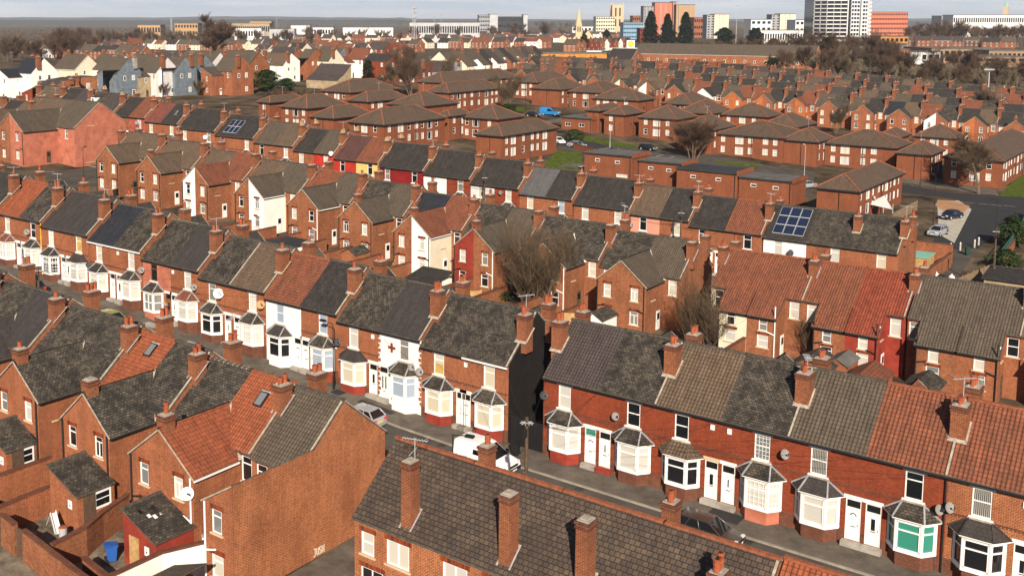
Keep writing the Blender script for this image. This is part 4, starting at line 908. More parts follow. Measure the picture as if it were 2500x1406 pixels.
lb=dict(BBASE); 
row('terrace',"the far-left wing row",'+',118.5,[(-213,-203.5,[S('brown'),S('slate_dark',wingm='white_render')]),(-203.4,-194,[S('slate_dark',solar=None),S('brown')]),(-194,-184.2,[S('slate_dark'),S('brown')])],lb,0,52,grp='terraced houses at the far left')
# ------------------------------------------------------------------ far terraces
EB=dict(d=8,ef=5.8,er=5.7,rh=8.9,front=None,wing='gable',hw=2.9,wd=3.6,we=5.1,wrh=7.4,wallr='brick',cf=(1.6,2.8),cr=(5.1,6.3),ct=9.4,pots=1,wch=0)
er_=random.Random(77)
def autopairs(x0,x1,pitch,rnd,roofs,wallp=.12,extra=None):
    out=[]; x=x0
    while x<x1-1:
        sp=[]
        for i in range(2):
            d=dict(roof=rnd.choice(roofs))
            if rnd.random()<wallp:
                w=rnd.choice(['white_render','cream_render','oxide_render','orange_render','white_render']); d['wingm']=w
                if rnd.random()<.5: d['wallr']=w
            if rnd.random()<.3: d['wch']=1
            if extra: d.update(extra)
            sp.append(d)
        if rnd.random()<.6: sp[0]['wroof']=sp[0]['roof']; sp[1]['wroof']=sp[0]['roof']
        out.append((x,min(x+pitch,x1),sp)); x+=pitch
    return out
RF=['slate_dark','slate','slate_dark','greybrown','greybrown','umber','slate_dark','rust_tile','brown']
ep=autopairs(-204,-44,9.4,er_,RF,.16)
for i,k in ((13,dict(roof='navy')),(9,dict(roof='rust_tile')),(8,dict(wingm='orange_render')),(16,dict(wingm='brick_worn'))):
    ep[i][2][0].update(k)
ep[5][2][0].update(wingm='white_render'); ep[7][2][0].update(roof='rust_tile',wingm='white_render')
row('terrace',"the far winged row",'+',320.5,ep,EB,1,61,grp='far terraced houses with gabled wings')
EF=dict(EB); EF.update(front=None,wing=None,rw=False,rwin=[])
row('terrace',"the roofs behind it",'-',341,autopairs(-212,-40,9.6,er_,RF,0),EF,1,62,grp='far terraced roofs')
row('terrace',"the second far winged row",'+',384,autopairs(-240,-52,9.6,er_,RF,.1),EB,1,63,grp='second far row of terraced houses')
row('terrace',"the rearmost terrace",'-',404,autopairs(-190,-66,10.5,er_,RF,0),EF,2,64,grp='rearmost terraced roofs')
# ------------------------------------------------------------------ simple far houses: walls, roof, chimneys, a few windows
def farhouse(X,Y,z,w,d,eh,rh,rz,wall,roof,label,group,seed=0,dormer=0,nwin=3,nm='far_house',chim=1,ws=2,cat='house',frontwin=True):
    rnd=random.Random(seed); T=thing(nm,label,cat,(X,Y,z),rz,group); b=MB()
    b.panel((0,0),(1,0),w,-2,eh,[],wall); b.panel((w,d),(-1,0),w,-2,eh,[],wall)
    b.poly([(0,d,-2),(0,0,-2),(0,0,eh),(0,d/2,rh),(0,d,eh)],wall); b.poly([(w,0,-2),(w,d,-2),(w,d,eh),(w,d/2,rh),(w,0,eh)],wall); b.obj('wall',T)
    s=(rh-eh)/(d/2); r=MB(); r.slab([(-.15,-.3,eh-s*.3+.05),(w+.15,-.3,eh-s*.3+.05),(w+.15,d/2,rh+.05),(-.15,d/2,rh+.05)],.15,roof,'white_trim' if rnd.random()<.3 else 'ridge_grey')
    r.slab([(-.15,d/2,rh+.05),(w+.15,d/2,rh+.05),(w+.15,d+.3,eh-s*.3+.05),(-.15,d+.3,eh-s*.3+.05)],.15,roof,'ridge_grey'); r.beam((-.15,d/2,rh+.08),(w+.15,d/2,rh+.08),.2,.14,'ridge_grey'); r.obj('roof',T)
    if nwin and frontwin:
        for fl in range(ws):
            for i in range(nwin): window(T,w*(i+.5)/nwin+rnd.uniform(-.2,.2),0,1+fl*2.8,1.0,1.4,'s','glass_dark',0,lod=2)
    if ws: window(T,w,d*.35,eh-1.8,.9,1.3,'s','glass_dark',math.pi/2,lod=2); window(T,w,d*.65,1.2,.9,1.3,'s','glass_dark',math.pi/2,lod=2)
    for c in range(chim): chimney(T,(0.5 if c==0 else w-.5),d/2+(0 if c else .6),rh-.9,rh+1.0,rnd,.95,.9,2,'brick_stack','terracotta',2)
    if dormer: k=MB(); k.box(w*.3,.8,eh-.2+s*.8,w*.7,3.2,eh+s*.8+1.5,'white_render'); k.box(w*.3-.2,.6,eh+s*.8+1.5,w*.7+.2,3.4,eh+s*.8+1.65,'felt_dark'); k.obj('dormer',T); window(T,w*.5,.8,eh+s*.8+.1,1.1,1.0,'s','glass_dark',0,lod=2)
    return T
def fh(px,py,w,d,eh,rh,wall,roof,label,rz=0,seed=0,h=0,**k):
    p=at(px,py,h); return farhouse(p[0],p[1],p[2]-h,w,d,eh,rh,rz,wall,roof,label,'large painted houses behind the flats',seed,**k)
# big Victorian houses at the left, their painted backs towards the camera: (px,py of the left front foot)
vr_=random.Random(31)
VB=dict(d=9,ef=8,er=7.6,rh=12,front=None,wing='gable',wd=5,we=6.2,wrh=8.6,wallr='brick',cf=(1.8,3.0),cr=(6,7.2),ct=12.9,csx=1.1,pots=2,wpipe=False)
for i,(px,py,w_,wl,wm,rf,lb,k_) in enumerate([
 (0,238,10,'white_render','white_render','navy','white house with a blue-black roof and rooflights at the far left',{}),
 (40,268,8,'brick','brick_red','umber','low brick wing with grey roof at the left edge',dict(er=5.5,rh=7.5,we=4.5,wrh=6,ct=8)),
 (95,262,7,'brick_orange','brick_orange','slate_dark','orange brick house beside the scaffolding',dict(er=7,rh=8,we=6.5,wrh=7)),
 (205,240,10,'grey_render','grey_render','greybrown','blue-grey rendered house with a tall rendered stack',dict(cm='concrete')),
 (312,236,8,'white_grey','buff_render','greybrown','pale house with a buff gabled wing and one white window',{}),
 (362,234,7,'grey_render','white_render','greybrown','grey house with a peeling white gabled wing',{}),
 (405,226,9,'grey_render','grey_render','greybrown','pale grey rendered house behind the bare shrubs',{}),
 (450,220,8,'white_grey','white_grey','greybrown','tall off-white house with stained walls',dict(er=8.6,rh=12.6)),
 (492,232,9,'brick','brick','greybrown','red brick house with a double-gabled rear wing',{}),
 (566,206,11,'white_render','white_render','greybrown','large white gabled house left of the evergreens',dict(wing=None,er=7)),
 (612,200,13,'white_render','white_render','brown','long white house with one wing behind the evergreens',dict(er=6.5,rh=11)),
 (700,196,6,'brick','brick','greybrown','narrow brick cross wing beside the cream house',dict(er=8,wd=6)),
 (725,194,13,'cream_render','cream_render','greybrown','cream rendered house with solar panel and open window',dict(er=7.5)),
 (788,188,8,'grey_render','grey_render','greybrown','slate-blue rendered tall house',dict(wing=None,er=8.4)),
 (826,190,10,'white_render','white_render','rust_tile','white house with reddish roof by the dark cypress',{}),
 (886,198,13,'brick_red','brick_red','slate_dark','red brick house right of the dark cypress',dict(wing=None,er=8,rh=10.5)),
 (962,205,12,'brick_dark','brick_dark','umber','dark brown timber-fronted house behind the bare tree',dict(wing=None,er=5,rh=8.5)),
 (1030,205,12,'grey_panel','grey_panel','umber','grey clad chalet house with three white windows',dict(wing=None,er=4.8,rh=8.5,rwin=[(2.5,2.4,1.2,1.4),(6,2.4,1.2,1.4),(9,2.4,1.0,1.2)])),
 (748,214,15,'buff_render','buff_render','umber','low buff garage building with grey roof',dict(wing=None,er=3,rh=5,d=7,rwin=[]))]):
    p=at(px,py,0); P=dict(VB); P.update(k_); P.update(wallr=wl,wingm=wm,roof=rf,side0=wl,sidew=wl,share='0' if i%2 else 'w',hw=min(w_-2,5.2))
    P['ct']=P['rh']+.5
    if 'garage' not in lb: P['sidewin']=[(3.0,1.0,1.0,1.4),(3.0,P['er']-2.2,1.0,1.4),(6.2,P['er']-2.2,.9,1.3)]; P['swl']=2
    if 'garage' not in lb: P['c0']='f' if i%2 else 'r'; P['cw']='f' if i%3==0 else None
    if P.get('wing') is None and 'rwin' not in P: P['rwin']=[(w_*.25,P['er']-2.2,1.1,1.5),(w_*.72,P['er']-2.2,1.1,1.5),(w_*.25,1,1.2,1.5),(w_*.72,1,1.2,1.5)]
    wdd=P['wd'] if P['wing'] else 0
    house(p[0]+w_,p[1]+wdd+P['d'],p[2],'+',w_,P,lb,'large painted houses behind the flats',1,vr_)
# taller gabled fronts behind them
for i,(px,py,w_) in enumerate([(300,165,11),(355,160,13),(430,152,14),(505,150,14),(650,140,14),(752,138,12),(560,155,10),(130,165,12),(215,165,13)]):
    p=at(px,py,8.5); farhouse(p[0],p[1],p[2]-8.5,w_,10,8.2,12.6,0,er_.choice(['brick','white_grey','brick','cream_render']),er_.choice(['greybrown','greybrown','umber']),f'tall house with grey-brown roof and big chimneys, {ordn(i)} in the rear left line','tall houses behind the painted backs',90+i,nwin=3,chim=2)
# cream row running away from the camera, its long back roofs sloping down to the right
cr_=random.Random(8); X_,Y_=-278,372
for i in range(13):
    wl=['cream_render','cream_render','white_render','white_render','brick','white_render','white_render','brick','white_grey','brick','white_render','cream_render','brick'][i]
    P=dict(d=9.5,ef=6.2,er=6.0,rh=9.8,front=None,wing='cat',hw=5.6,wd=3.2,wall=wl,wallr=wl,wingm=wl,roof=['greybrown','brown','greybrown','greybrown','slate_dark','umber','greybrown','slate_dark','brown','greybrown','umber','greybrown','slate_dark'][i],rz=-math.pi/2,share='0' if i%2 else 'w',cf=(1.6,2.8),cr=(5.6,6.8),ct=10.4,c0='fr' if i%2 else None,dormer=None,side0=wl,sidew=wl,wpipe=False)
    x=X_-26*i/13; y=Y_+9.0*(i+1)
    house(x-9.5,y,g(x),'-',8.9,P,f'{WN[wl]} house with {RN[P["roof"]]} roof, {ordn(i)} from left in the cream stepped row','cream and white stepped row',1,cr_)
# brick terrace running away past the church, and lower roofs between
for i in range(12):
    p=at(1375+i*11.5,128-i*.6,0); farhouse(p[0],p[1],p[2],11,9,6,9.6,0,'brick_orange' if i==0 else er_.choice(['brick','brick_red','white_render']),er_.choice(['slate_dark','greybrown','rust_tile']),f'small far brick house, {ordn(i)} from left in the row right of the orange gable','far brick row below the church',150+i,nwin=3,chim=1)
FH=[]; fr=random.Random(13)
def farrow(px0,px1,py0,py1,n,words,grp,walls=('brick','brick','brick_red','white_render','cream_render'),w=(10,15),tilt=0,roofs=('slate_dark','umber','greybrown','rust_tile','umber','greybrown')):
    for i in range(n):
        t=(i+.5)/n; p=at(px0+(px1-px0)*t+fr.uniform(-3,3),py0+(py1-py0)*t+fr.uniform(-1,1),0)
        farhouse(p[0],p[1],p[2],fr.uniform(*w),fr.uniform(8,10),fr.uniform(5,6.5),fr.uniform(8.5,10.5),tilt+fr.choice((0,0,.06,math.pi/2 if fr.random()<.5 else 0)),fr.choice(walls),fr.choice(roofs),f'{ordn(i)} house from left in {words}',grp,200+i,nwin=3,chim=fr.choice((1,2)))
farrow(250,560,118,126,11,'the distant roofs left of the big tree','distant houses at the left')
farrow(560,1010,122,128,14,'the distant roofs right of the big tree','distant houses at the centre left')
farrow(600,1000,140,143,10,'the roofs behind the painted houses','houses behind the painted row')
farrow(1000,1320,118,118,12,'the distant roofs behind the cream row','distant houses behind the cream row')
farrow(700,1400,104,104,20,'the furthest line of brick roofs','furthest brick houses',w=(14,20))
farrow(1000,1420,93,93,14,'the hazy roofs left of the spire','hazy far houses',w=(16,26))
farrow(60,330,140,150,9,'the roofs among the left-hand trees','houses among the left trees')
farrow(2010,2500,112,118,12,'the roofs beyond the right-hand trees','houses beyond the right trees',walls=('brick','brick_worn','brick_dark'))
farrow(1420,1560,92,96,6,'the roofs below the tall church tower','houses below the church tower',w=(14,22))
farrow(0,260,128,136,9,'the roofs hidden in the left wood','houses in the left wood')
# long low buildings with pitched roofs
def longb(px,py,L_,d,eh,rh,wall,roof,label,rz=0,cat='building',grp=None,nw=0,h=0,nm='long_building'):
    p=at(px,py,h); T=farhouse(p[0],p[1],p[2]-h,L_,d,eh,rh,rz,wall,roof,label,grp,1,nwin=nw,chim=0,nm=nm,cat=cat,ws=1 if nw else 0); return T
longb(1550,152,100,13,5,10.5,'brick_orange','greybrown','long brick building with grey roof in front of the tall conifers',nw=18)
longb(1480,163,14,13,4,9,'brick_worn','slate_dark','house with black hipped roof before the petrol station')
# ------------------------------------------------------------------ boxes seen at distance, turned to face the camera
def block(px0,px1,pt,D,depth,mat,label,cat='building',nm='distant_building',top=None,bands=0,bm='glass_dark',pb=None,parts=(),grp=None,cols=0,rot=0,zb=None):
    a=far(px0,D); b_=far(px1,D); W=math.hypot(b_[0]-a[0],b_[1]-a[1]); zt=far(px0,D,pt)[2]; z0=g(a[0]) if zb is None else zb
    T=thing(nm,label,cat,(a[0],a[1],z0),math.atan2(b_[1]-a[1],b_[0]-a[0])+rot,grp); H=zt-z0
    m=MB(); m.box(0,0,-3,W,depth,H,mat); m.obj('wall',T)
    r=MB(); r.box(-.4,-.4,H,W+.4,depth+.4,H+max(.5,H*.02),top or 'felt'); r.obj('roof',T)
    fhh=H/max(1,bands)
    for i in range(bands):
        z=(i+.35)*fhh; k=MB(); n=cols or max(2,int(W/4))
        for j in range(n): x=(j+.2)*W/n; k.box(x,-.12,z,x+W/n*.62,-.02,z+fhh*.42,bm)
        k.box(W+.02,depth*.15,z,W+.12,depth*.85,z+fhh*.42,bm); k.obj('window_band',T)
    for (u0,u1,v0,v1,mt,pn,dp) in parts: k=MB(); k.box(u0*W,-dp,v0*H,u1*W,-.02,v1*H,mt); k.obj(pn,T)
    return T,W,H
# white tower block: a bevelled plan with balconies on every floor
def tower():
    D=890; a=far(1975,D); b_=far(2112,D); W=math.hypot(b_[0]-a[0],b_[1]-a[1]); c=far(2043,D+8)
    T=thing('tower_block','white round-cornered tower block with dark windows cut off by the top of the photo','tower block',(c[0],c[1],g(c[0])),math.atan2(b_[1]-a[1],b_[0]-a[0]))
    H=66; n=14; rx,ry=W/2,W*.40; fl=3.25; cut=.62
    plan=[(-rx,-ry*.25),(-rx*.72,-ry*.8),(-rx*.06,-ry*1.0),(rx*.06,-ry*1.0),(rx*.72,-ry*.8),(rx,-ry*.25),(rx,ry),(-rx,ry)]
    b=MB(); 
    for i in range(8):
        p,q=plan[i],plan[(i+1)%8]; b.poly([(p[0]*.985,p[1]*.985,-2),(q[0]*.985,q[1]*.985,-2),(q[0]*.985,q[1]*.985,H),(p[0]*.985,p[1]*.985,H)],'glass_dark')
    b.obj('wall',T); k=MB(); k.poly([(p[0],p[1],H) for p in plan],'felt'); k.obj('roof',T)
    for f in range(int(H/fl)):
        k=MB(); z=f*fl
        for i in range(6):
            if i==2: continue
            p,q=Vector((*plan[i],0)),Vector((*plan[i+1],0)); d=(q-p); 
            k.beam(p+Vector((0,0,z+.7)),q+Vector((0,0,z+.7)),.5,1.25 if i>1 else .8,'cladding_white')
            m_=max(2,int(d.length/2.6))
            for j in range(m_+1):
                if i in (0,1) and j%2: continue
                e=p+d*j/m_; k.beam(e+Vector((0,0,z+1.4)),e+Vector((0,0,z+3.25)),.8 if j%3 else 1.4,.42,'cladding_white' if i>1 else 'steel',up=d)
        k.obj('floor_band',T)
    for x in (-rx*.06,rx*.42): k=MB(); k.tube((x,-ry*1.02,0),(x,-ry*1.02,H),.55,.55,'cladding_white',6); k.obj('service_pipe',T)
tower()
def slabtower(px0,px1,pt,D,depth,mat,label,nf,holes,side='grey_panel',parts=(),grp=None):
    T,W,H=block(px0,px1,pt,D,depth,mat,label,'tower block','tower_block',bands=0,top='felt',parts=parts,grp=grp)
    fl=H/nf
    for f in range(nf):
        k=MB(); z=f*fl+fl*.3
        for u,w_,m_ in holes:
            x=u*W; k.box(x-w_/2-.3,-.35,z-.25,x+w_/2+.3,-.1,z+fl*.5+.25,'cladding_white'); k.box(x-w_/2,-.45,z,x+w_/2,-.35,z+fl*.5,m_)
        k.obj('window_band',T)
    return T,W,H
grT='grey and orange tower blocks'
slabtower(1567,1594,17,1700,22,'grey_panel','grey-clad wing of the orange tower block',17,[(.12,3,'glass_dark'),(.4,3,'glass_dark'),(.7,3,'glass_dark'),(.93,2,'glass_dark')],grp=grT)
slabtower(1594,1636,8,1690,22,'cladding_orange','orange-clad tower block with white framed windows',18,[(.35,1.3,'glass_dark'),(.62,1.3,'glass_dark')],grp=grT)
slabtower(1638,1646,6,1705,20,'cladding_orange','narrow orange stair tower between the two clad blocks',18,[(.5,4,'glass_dark')],grp=grT)
slabtower(1646,1691,13,1690,22,'cladding_tan','tan-clad tower block with white framed windows',17,[(.12,2,'glass_dark'),(.5,1.4,'glass_dark'),(.72,1.4,'glass_dark')],grp=grT)
for a,b_,c_,w1,w2 in ((1721,1739,1774,38,'first'),(1878,1898,1936,37,'second')):
    gg='pair of cream and grey tower blocks'
    slabtower(a,b_,w1,1500,22,'grey_panel',f'grey end of the {"left" if a<1800 else "right"} cream tower block',9,[(.25,3,'glass_dark'),(.75,3,'glass_dark')],grp=gg)
    slabtower(b_,c_,w1-2,1496,22,'cream_clad',f'cream tower block, {"left" if a<1800 else "right"} one of two matching blocks',9,[(.35,.9,'glass_grey'),(.6,.9,'glass_grey')],grp=gg)
# minster-like church tower
def churchtower():
    D=2300; a=far(1492,D); b_=far(1517,D); W=math.hypot(b_[0]-a[0],b_[1]-a[1]); z=g(a[0]); zt=far(1500,D,13)[2]-z
    T=thing('church_tower','tall pale stone church tower with corner pinnacles on the skyline','church',(a[0],a[1],z),math.atan2(b_[1]-a[1],b_[0]-a[0])); b=MB(); b.box(0,0,-2,W,W,zt,'stone')
    for x in (0,W):
        for y in (0,W): b.box(x-1.2,y-1.2,-2,x+1.2,y+1.2,zt+1,'stone')
    b.obj('wall',T)
    for x in (0,W/2,W):
        for y in (0,W): k=MB(); k.tube((x,y,zt),(x,y,zt+(6.5 if x!=W/2 else 3.5)),1.1,.1,'stone',4); k.obj('pinnacle',T)
    for i,(z0,z1) in enumerate(((zt*.60,zt*.9),(zt*.25,zt*.5))):
        for x in (.3,.7): k=MB(); k.box(W*x-1.6,-.2,z0,W*x+1.6,.0,z1,'glass_dark'); k.obj('belfry_opening',T)
churchtower()
def spire():
    D=980; a=far(1398,D); b_=far(1447,D); W=math.hypot(b_[0]-a[0],b_[1]-a[1]); z=g(a[0]); T=thing('church','sandstone church with a slender broach spire','church',(a[0],a[1],z),math.atan2(b_[1]-a[1],b_[0]-a[0]))
    zt=far(1411,D,20)[2]-z; sx=W*.27; s=2.6; zb=far(1411,D,62)[2]-z
    b=MB(); b.box(sx-s,0,-2,sx+s,2*s,zb,'stone'); b.box(sx-s-.5,-.6,-2,sx-s+.6,.6,zb*.8,'stone'); b.box(sx+s-.6,-.6,-2,sx+s+.5,.6,zb*.8,'stone'); b.obj('tower',T)
    k=MB(); k.tube((sx,s,zb),(sx,s,zt),s*1.25,.08,'stone',8); k.obj('spire',T)
    for dx in (-1,1): k=MB(); k.box(sx+dx-.5,-.15,zb*.7,sx+dx+.5,0,zb*.93,'glass_dark'); k.obj('belfry_opening',T)
    h=zb*.45; k=MB(); k.box(sx+s+1,1,-2,W,16,h,'stone'); k.poly([(sx+s+1,1,h),(W,1,h),((W+sx+s+1)/2,1,h+6.5)],'stone'); k.poly([(0-2,1,-1),(sx-s,1,-1),(sx-s,1,h+2),(-2,1,h-3)],'stone'); k.obj('nave',T)
    k=MB(); m=(W+sx+s+1)/2; k.slab([(sx+s+.6,.8,h),(m,.8,h+6.7),(m,16,h+6.7),(sx+s+.6,16,h)][::-1],.3,'plum_tile'); k.slab([(m,.8,h+6.7),(W+.4,.8,h),(W+.4,16,h),(m,16,h+6.7)][::-1],.3,'plum_tile'); k.obj('roof',T)
spire()
def grspire():
    D=3000; a=far(2444,D); z=g(a[0]); T=thing('church_spire','distant church with a green copper spire','church',(a[0],a[1],z)); zt=far(2444,D,2)[2]-z; zm=far(2444,D,16)[2]-z
    k=MB(); k.box(-6,-6,-2,6,6,zm,'stone'); k.obj('tower',T); k=MB(); k.tube((0,0,zm),(0,0,zt),6,.2,'copper_green',6); k.obj('spire',T)
grspire()
# big far buildings: (left px, right px, top y, distance, depth, wall, words, bands, columns)
for i,(a,b_,t,D,dp,mt,lb,bn,cl) in enumerate([
 (1168,1194,38,1900,40,'grey_panel','dark grey glazed block of the college building on the skyline',5,6),(1194,1214,36,1890,40,'steel','pale grey stair tower of the college building',0,0),(1214,1276,42,1910,40,'felt_dark','long dark curved-roofed hall beside the pale grey tower',3,14),(1276,1286,37,1890,30,'steel','slim grey end tower of the college building',0,0),
 (1452,1498,42,2100,30,'cream_clad','pale concrete office block left of the church tower',5,8),(1541,1568,40,2000,25,'brick_worn','brown office block with set-back top behind the blue building',3,6),(1519,1567,56,1500,24,'blue_panel','pale blue panelled office building',4,12),
 (2110,2208,31,1700,60,'cladding_orange','long orange brick office block right of the white tower',5,26),(2318,2500,38,1500,30,'cladding_white','long white and grey office slab at the right skyline',2,34),(2290,2330,40,1560,30,'steel','grey end block of the long office slab',2,6),
 (1828,1878,49,1450,30,'cladding_white','white car park building with dark strips left of the right cream tower',3,4),(1936,1978,50,1300,30,'cladding_white','white multi-storey car park beside the white tower',3,4),(1690,1722,44,1600,26,'brick','red brick office building with arched top windows',3,6),
 (560,660,58,1900,50,'buff_render','wide buff industrial shed beyond the big tree',1,20),(612,665,53,2000,40,'cladding_tan','tan-roofed exchange building on the far plain',1,10),(340,395,62,1900,40,'cladding_tan','tan low building among far sheds',1,8),(430,486,58,1850,40,'cladding_tan','tan and glass building left of the big tree',2,8),
 (712,758,63,1750,40,'cladding_white','bright white box-shaped warehouse',0,0),(760,815,68,1800,40,'cladding_white','long low white warehouse right of the white box',1,8),(838,960,68,1700,60,'cladding_white','very long low white shed',0,0),(1000,1170,56,1650,50,'steel','long stadium-like building with a sweeping pale roof',1,30),
 (575,640,70,1500,40,'cladding_white','low white retail shed behind the big tree crown',1,10),(660,720,72,1450,30,'steel','grey metal shed before the white box',0,0),(1850,1960,75,1050,20,'cladding_white','white-edged low shopping parade left of the tower',1,18),(1560,1600,70,1250,20,'brick_red','red brick block behind the tall conifers',3,6),
 (1955,2060,97,820,20,'cladding_white','low white-edged building at the foot of the tower',1,10),(2145,2212,90,800,18,'ochre_wall','ochre brick flats with white top edge',2,6),(2060,2175,95,830,30,'felt','grey curved shed right of the tower foot',0,0),(2205,2245,128,640,14,'cladding_white','white garage building in the right trading estate',0,0),
 (2245,2292,128,650,14,'cladding_white','second white garage building with an open front',1,3),(2270,2420,120,720,40,'corrugated','brown shed with a wide shallow roof on the trading estate',1,10),(2110,2215,122,620,16,'brick_orange','orange brick workshop with white windows',1,9),(2410,2500,125,700,30,'corrugated','rusty long-roofed shed at the right edge',1,8),
 (1310,1480,131,600,12,'ochre_wall','long ochre hoarding wall behind the brick terrace',0,0),(2040,2210,108,760,40,'felt','wide pale low roof behind the tree belt',0,0),(2300,2500,140,660,30,'corrugated','long brown shed behind the birch trees',1,10),(1395,1470,66,2400,30,'cladding_white','white low building by the church tower',1,8)]):
    block(a,b_,t,D,dp,mt,lb,bands=bn,cols=cl)
# petrol station with its canopy, shop and sign
p=at(1478,140,0)
T=thing('petrol_station','petrol station with a long white and yellow canopy','petrol station',(p[0],p[1],p[2]),math.atan2(RT[1],RT[0]))
k=MB(); k.box(0,0,4.6,24,12,5.7,'cladding_white'); k.box(0,-.1,4.9,9,-.02,5.4,'sign_yellow'); k.obj('canopy',T)
for x in (3,12,21): k=MB(); k.box(x,4,-1,x+.6,4.6,4.6,'cladding_white'); k.obj('canopy_post',T)
k=MB(); k.box(-10,14,-1,12,24,3.6,'cladding_white'); k.box(-10,13.9,1,12,14,2.8,'glass_dark'); k.obj('shop',T)
p=at(1539,140,0); T=thing('petrol_sign','white pole sign with a yellow shell emblem edged in red','sign',(p[0],p[1],p[2]),math.atan2(RT[1],RT[0])); zt=8.4
k=MB(); k.box(-.25,0,0,.25,.4,zt-2.6,'steel'); k.obj('pole',T); k=MB(); k.box(-2.6,-.1,zt-2.8,2.6,.5,zt+2.4,'cladding_white'); k.obj('sign_board',T)
def shell(r,mat,y,T,nm):
    k=MB(); pts=[(-.32*r,y,-.95*r),(.32*r,y,-.95*r)]+[(math.cos(t)*r*(1+.05*math.cos(7*t)),y,math.sin(t)*r*.95+.05*r) for t in [math.pi*(-.12+1.24*i/20) for i in range(21)]]
    k.poly([(q[0],q[1],q[2]+zt-.2) for q in pts],mat); k.obj(nm,T)
shell(1.9,'sign_red',-.12,T,'emblem'); shell(1.65,'sign_yellow',-.15,T,'emblem')
# masts
def mast(px,pb,pt,D,label,r=1.6):
    a=far(px,D); z=g(a[0]); H=far(px,D,pt)[2]-z; T=thing('lattice_mast',label,'mast',(a[0],a[1],z)); k=MB(); n=10
    for s in ((-1,-1),(1,-1),(1,1),(-1,1)): k.beam((s[0]*r,s[1]*r,0),(s[0]*r*.25,s[1]*r*.25,H*.92),.3,.3,'steel')
    for i in range(n):
        z0,z1=H*.92*i/n,H*.92*(i+1)/n; f=lambda z_:r*(1-.75*z_/(H*.92))
        for s in (-1,1): k.beam((-f(z0)*s,-f(z0),z0),(f(z1)*s,-f(z1),z1),.18,.18,'steel'); k.beam((f(z0),-f(z0)*s,z0),(f(z1),f(z1)*s,z1),.18,.18,'steel')
    k.obj('frame',T); k=MB(); k.tube((0,0,H*.9),(0,0,H),.15,.1,'steel',5)
    for q in (.62,.75,.86): k.box(-r*.9,-r*.9,H*q,r*.9,r*.9,H*q+1.2,'steel')
    k.obj('antenna',T)
mast(1011,80,8,1300,'tall steel lattice radio mast left of centre on the skyline',2.4)
mast(422,60,42,2600,'small far lattice pylon at the left',2.0)
def pole(px,pt,D,label,nm='light_column',head=1):
    a=far(px,D); z=g(a[0]); H=far(px,D,pt)[2]-z; T=thing(nm,label,'light column',(a[0],a[1],z),0,'tall light columns on the skyline'); k=MB(); k.tube((0,0,0),(0,0,H),.3,.18,'steel',6); k.obj('post',T); k=MB(); k.box(-1.6,-1.2,H,1.6,1.2,H+.5,'steel'); k.obj('lamp_head',T)
for px,pt,D,lb in ((1060,43,1500,'left of the two floodlight columns by the stadium'),(1077,36,1500,'right of the two floodlight columns by the stadium'),(678,45,1700,'light column among the far white sheds'),(1793,15,1100,'tall light column between the cream towers'),(2414,172,420,'lamp column in front of the birch belt')): pole(px,pt,D,lb)
# ------------------------------------------------------------------ trees
def bare_mesh(seed,H=10,W=8,mat='twig',stems=1,levels=4,kids=4,r0=.22,up=.5,fin=5,tw=.035,start=.28,barkm='bark'):
    """trunk mesh and crown mesh of a leafless tree"""
    rnd=random.Random(seed); tr=MB(); cr=MB()
    def seg(m,a,b,ra,rb,n,mat): m.tube(a,b,ra,rb,mat,n,False)
    def grow(p,d,Ln,r,lv):
        n=3 if lv<levels-1 else 2; q=p; dd=d.copy()
        for i in range(n):
            dd=(dd+Vector((rnd.uniform(-1,1),rnd.uniform(-1,1),rnd.uniform(-.6,.9)))*.16).normalized(); e=q+dd*Ln/n; rn=r*(1-.28*(i+1)/n)
            if lv<=1: seg(tr if lv==0 else cr,q,e,r*(1-.28*i/n),rn,6 if lv==0 else 4,barkm)
            else: seg(cr,q,e,max(tw,r*(1-.28*i/n)),max(tw*.7,rn),3,mat)
            if lv<levels and (i>0 or lv>0):
                for k in range(kids if lv<levels-1 else fin):
                    az=rnd.uniform(0,6.283); sp=rnd.uniform(.45,.95)
                    s=Vector((math.cos(az),math.sin(az),0)); c=(dd*(1-sp*.5)+s*sp*.9+Vector((0,0,up*rnd.uniform(.1,.7)))).normalized()
                    lf=rnd.uniform(.42,.72)
                    grow(q.lerp(e,rnd.random()),c,Ln*lf,rn*.58,lv+1) if rnd.random()<.8 else None
            q=e
        if lv==levels:
            for _ in range(3):
                f=(dd+Vector((rnd.uniform(-1,1),rnd.uniform(-1,1),rnd.uniform(-.3,.8)))*.7).normalized(); e=q+f*Ln*.5; s=f.orthogonal().normalized()*tw*.8
                cr.poly([tuple(q-s),tuple(q+s),tuple(e)],mat)
    for i in range(stems):
        if stems==1: p=Vector((0,0,-.5)); d=Vector((rnd.uniform(-.05,.05),rnd.uniform(-.05,.05),1)).normalized()
        else: a=rnd.uniform(0,6.283); q=rnd.uniform(.1,1); p=Vector((math.cos(a)*q,math.sin(a)*q,-.5)); d=Vector((math.cos(a)*q*.45,math.sin(a)*q*.45,1)).normalized()
        grow(p,d,H*(.52 if stems==1 else rnd.uniform(.5,.75)),r0,0)
    zs=[v[2] for v in cr.v+tr.v]; rs=[math.hypot(v[0],v[1]) for v in cr.v]; kz=H/max(zs); rs.sort(); kr=(W/2)/rs[int(len(rs)*.97)]
    for m in (tr,cr): m.v=[(v[0]*(kr if stems==1 or 1 else 1),v[1]*kr,v[2]*kz) for v in m.v]
    return tr.mesh('trunk'),cr.mesh('crown')
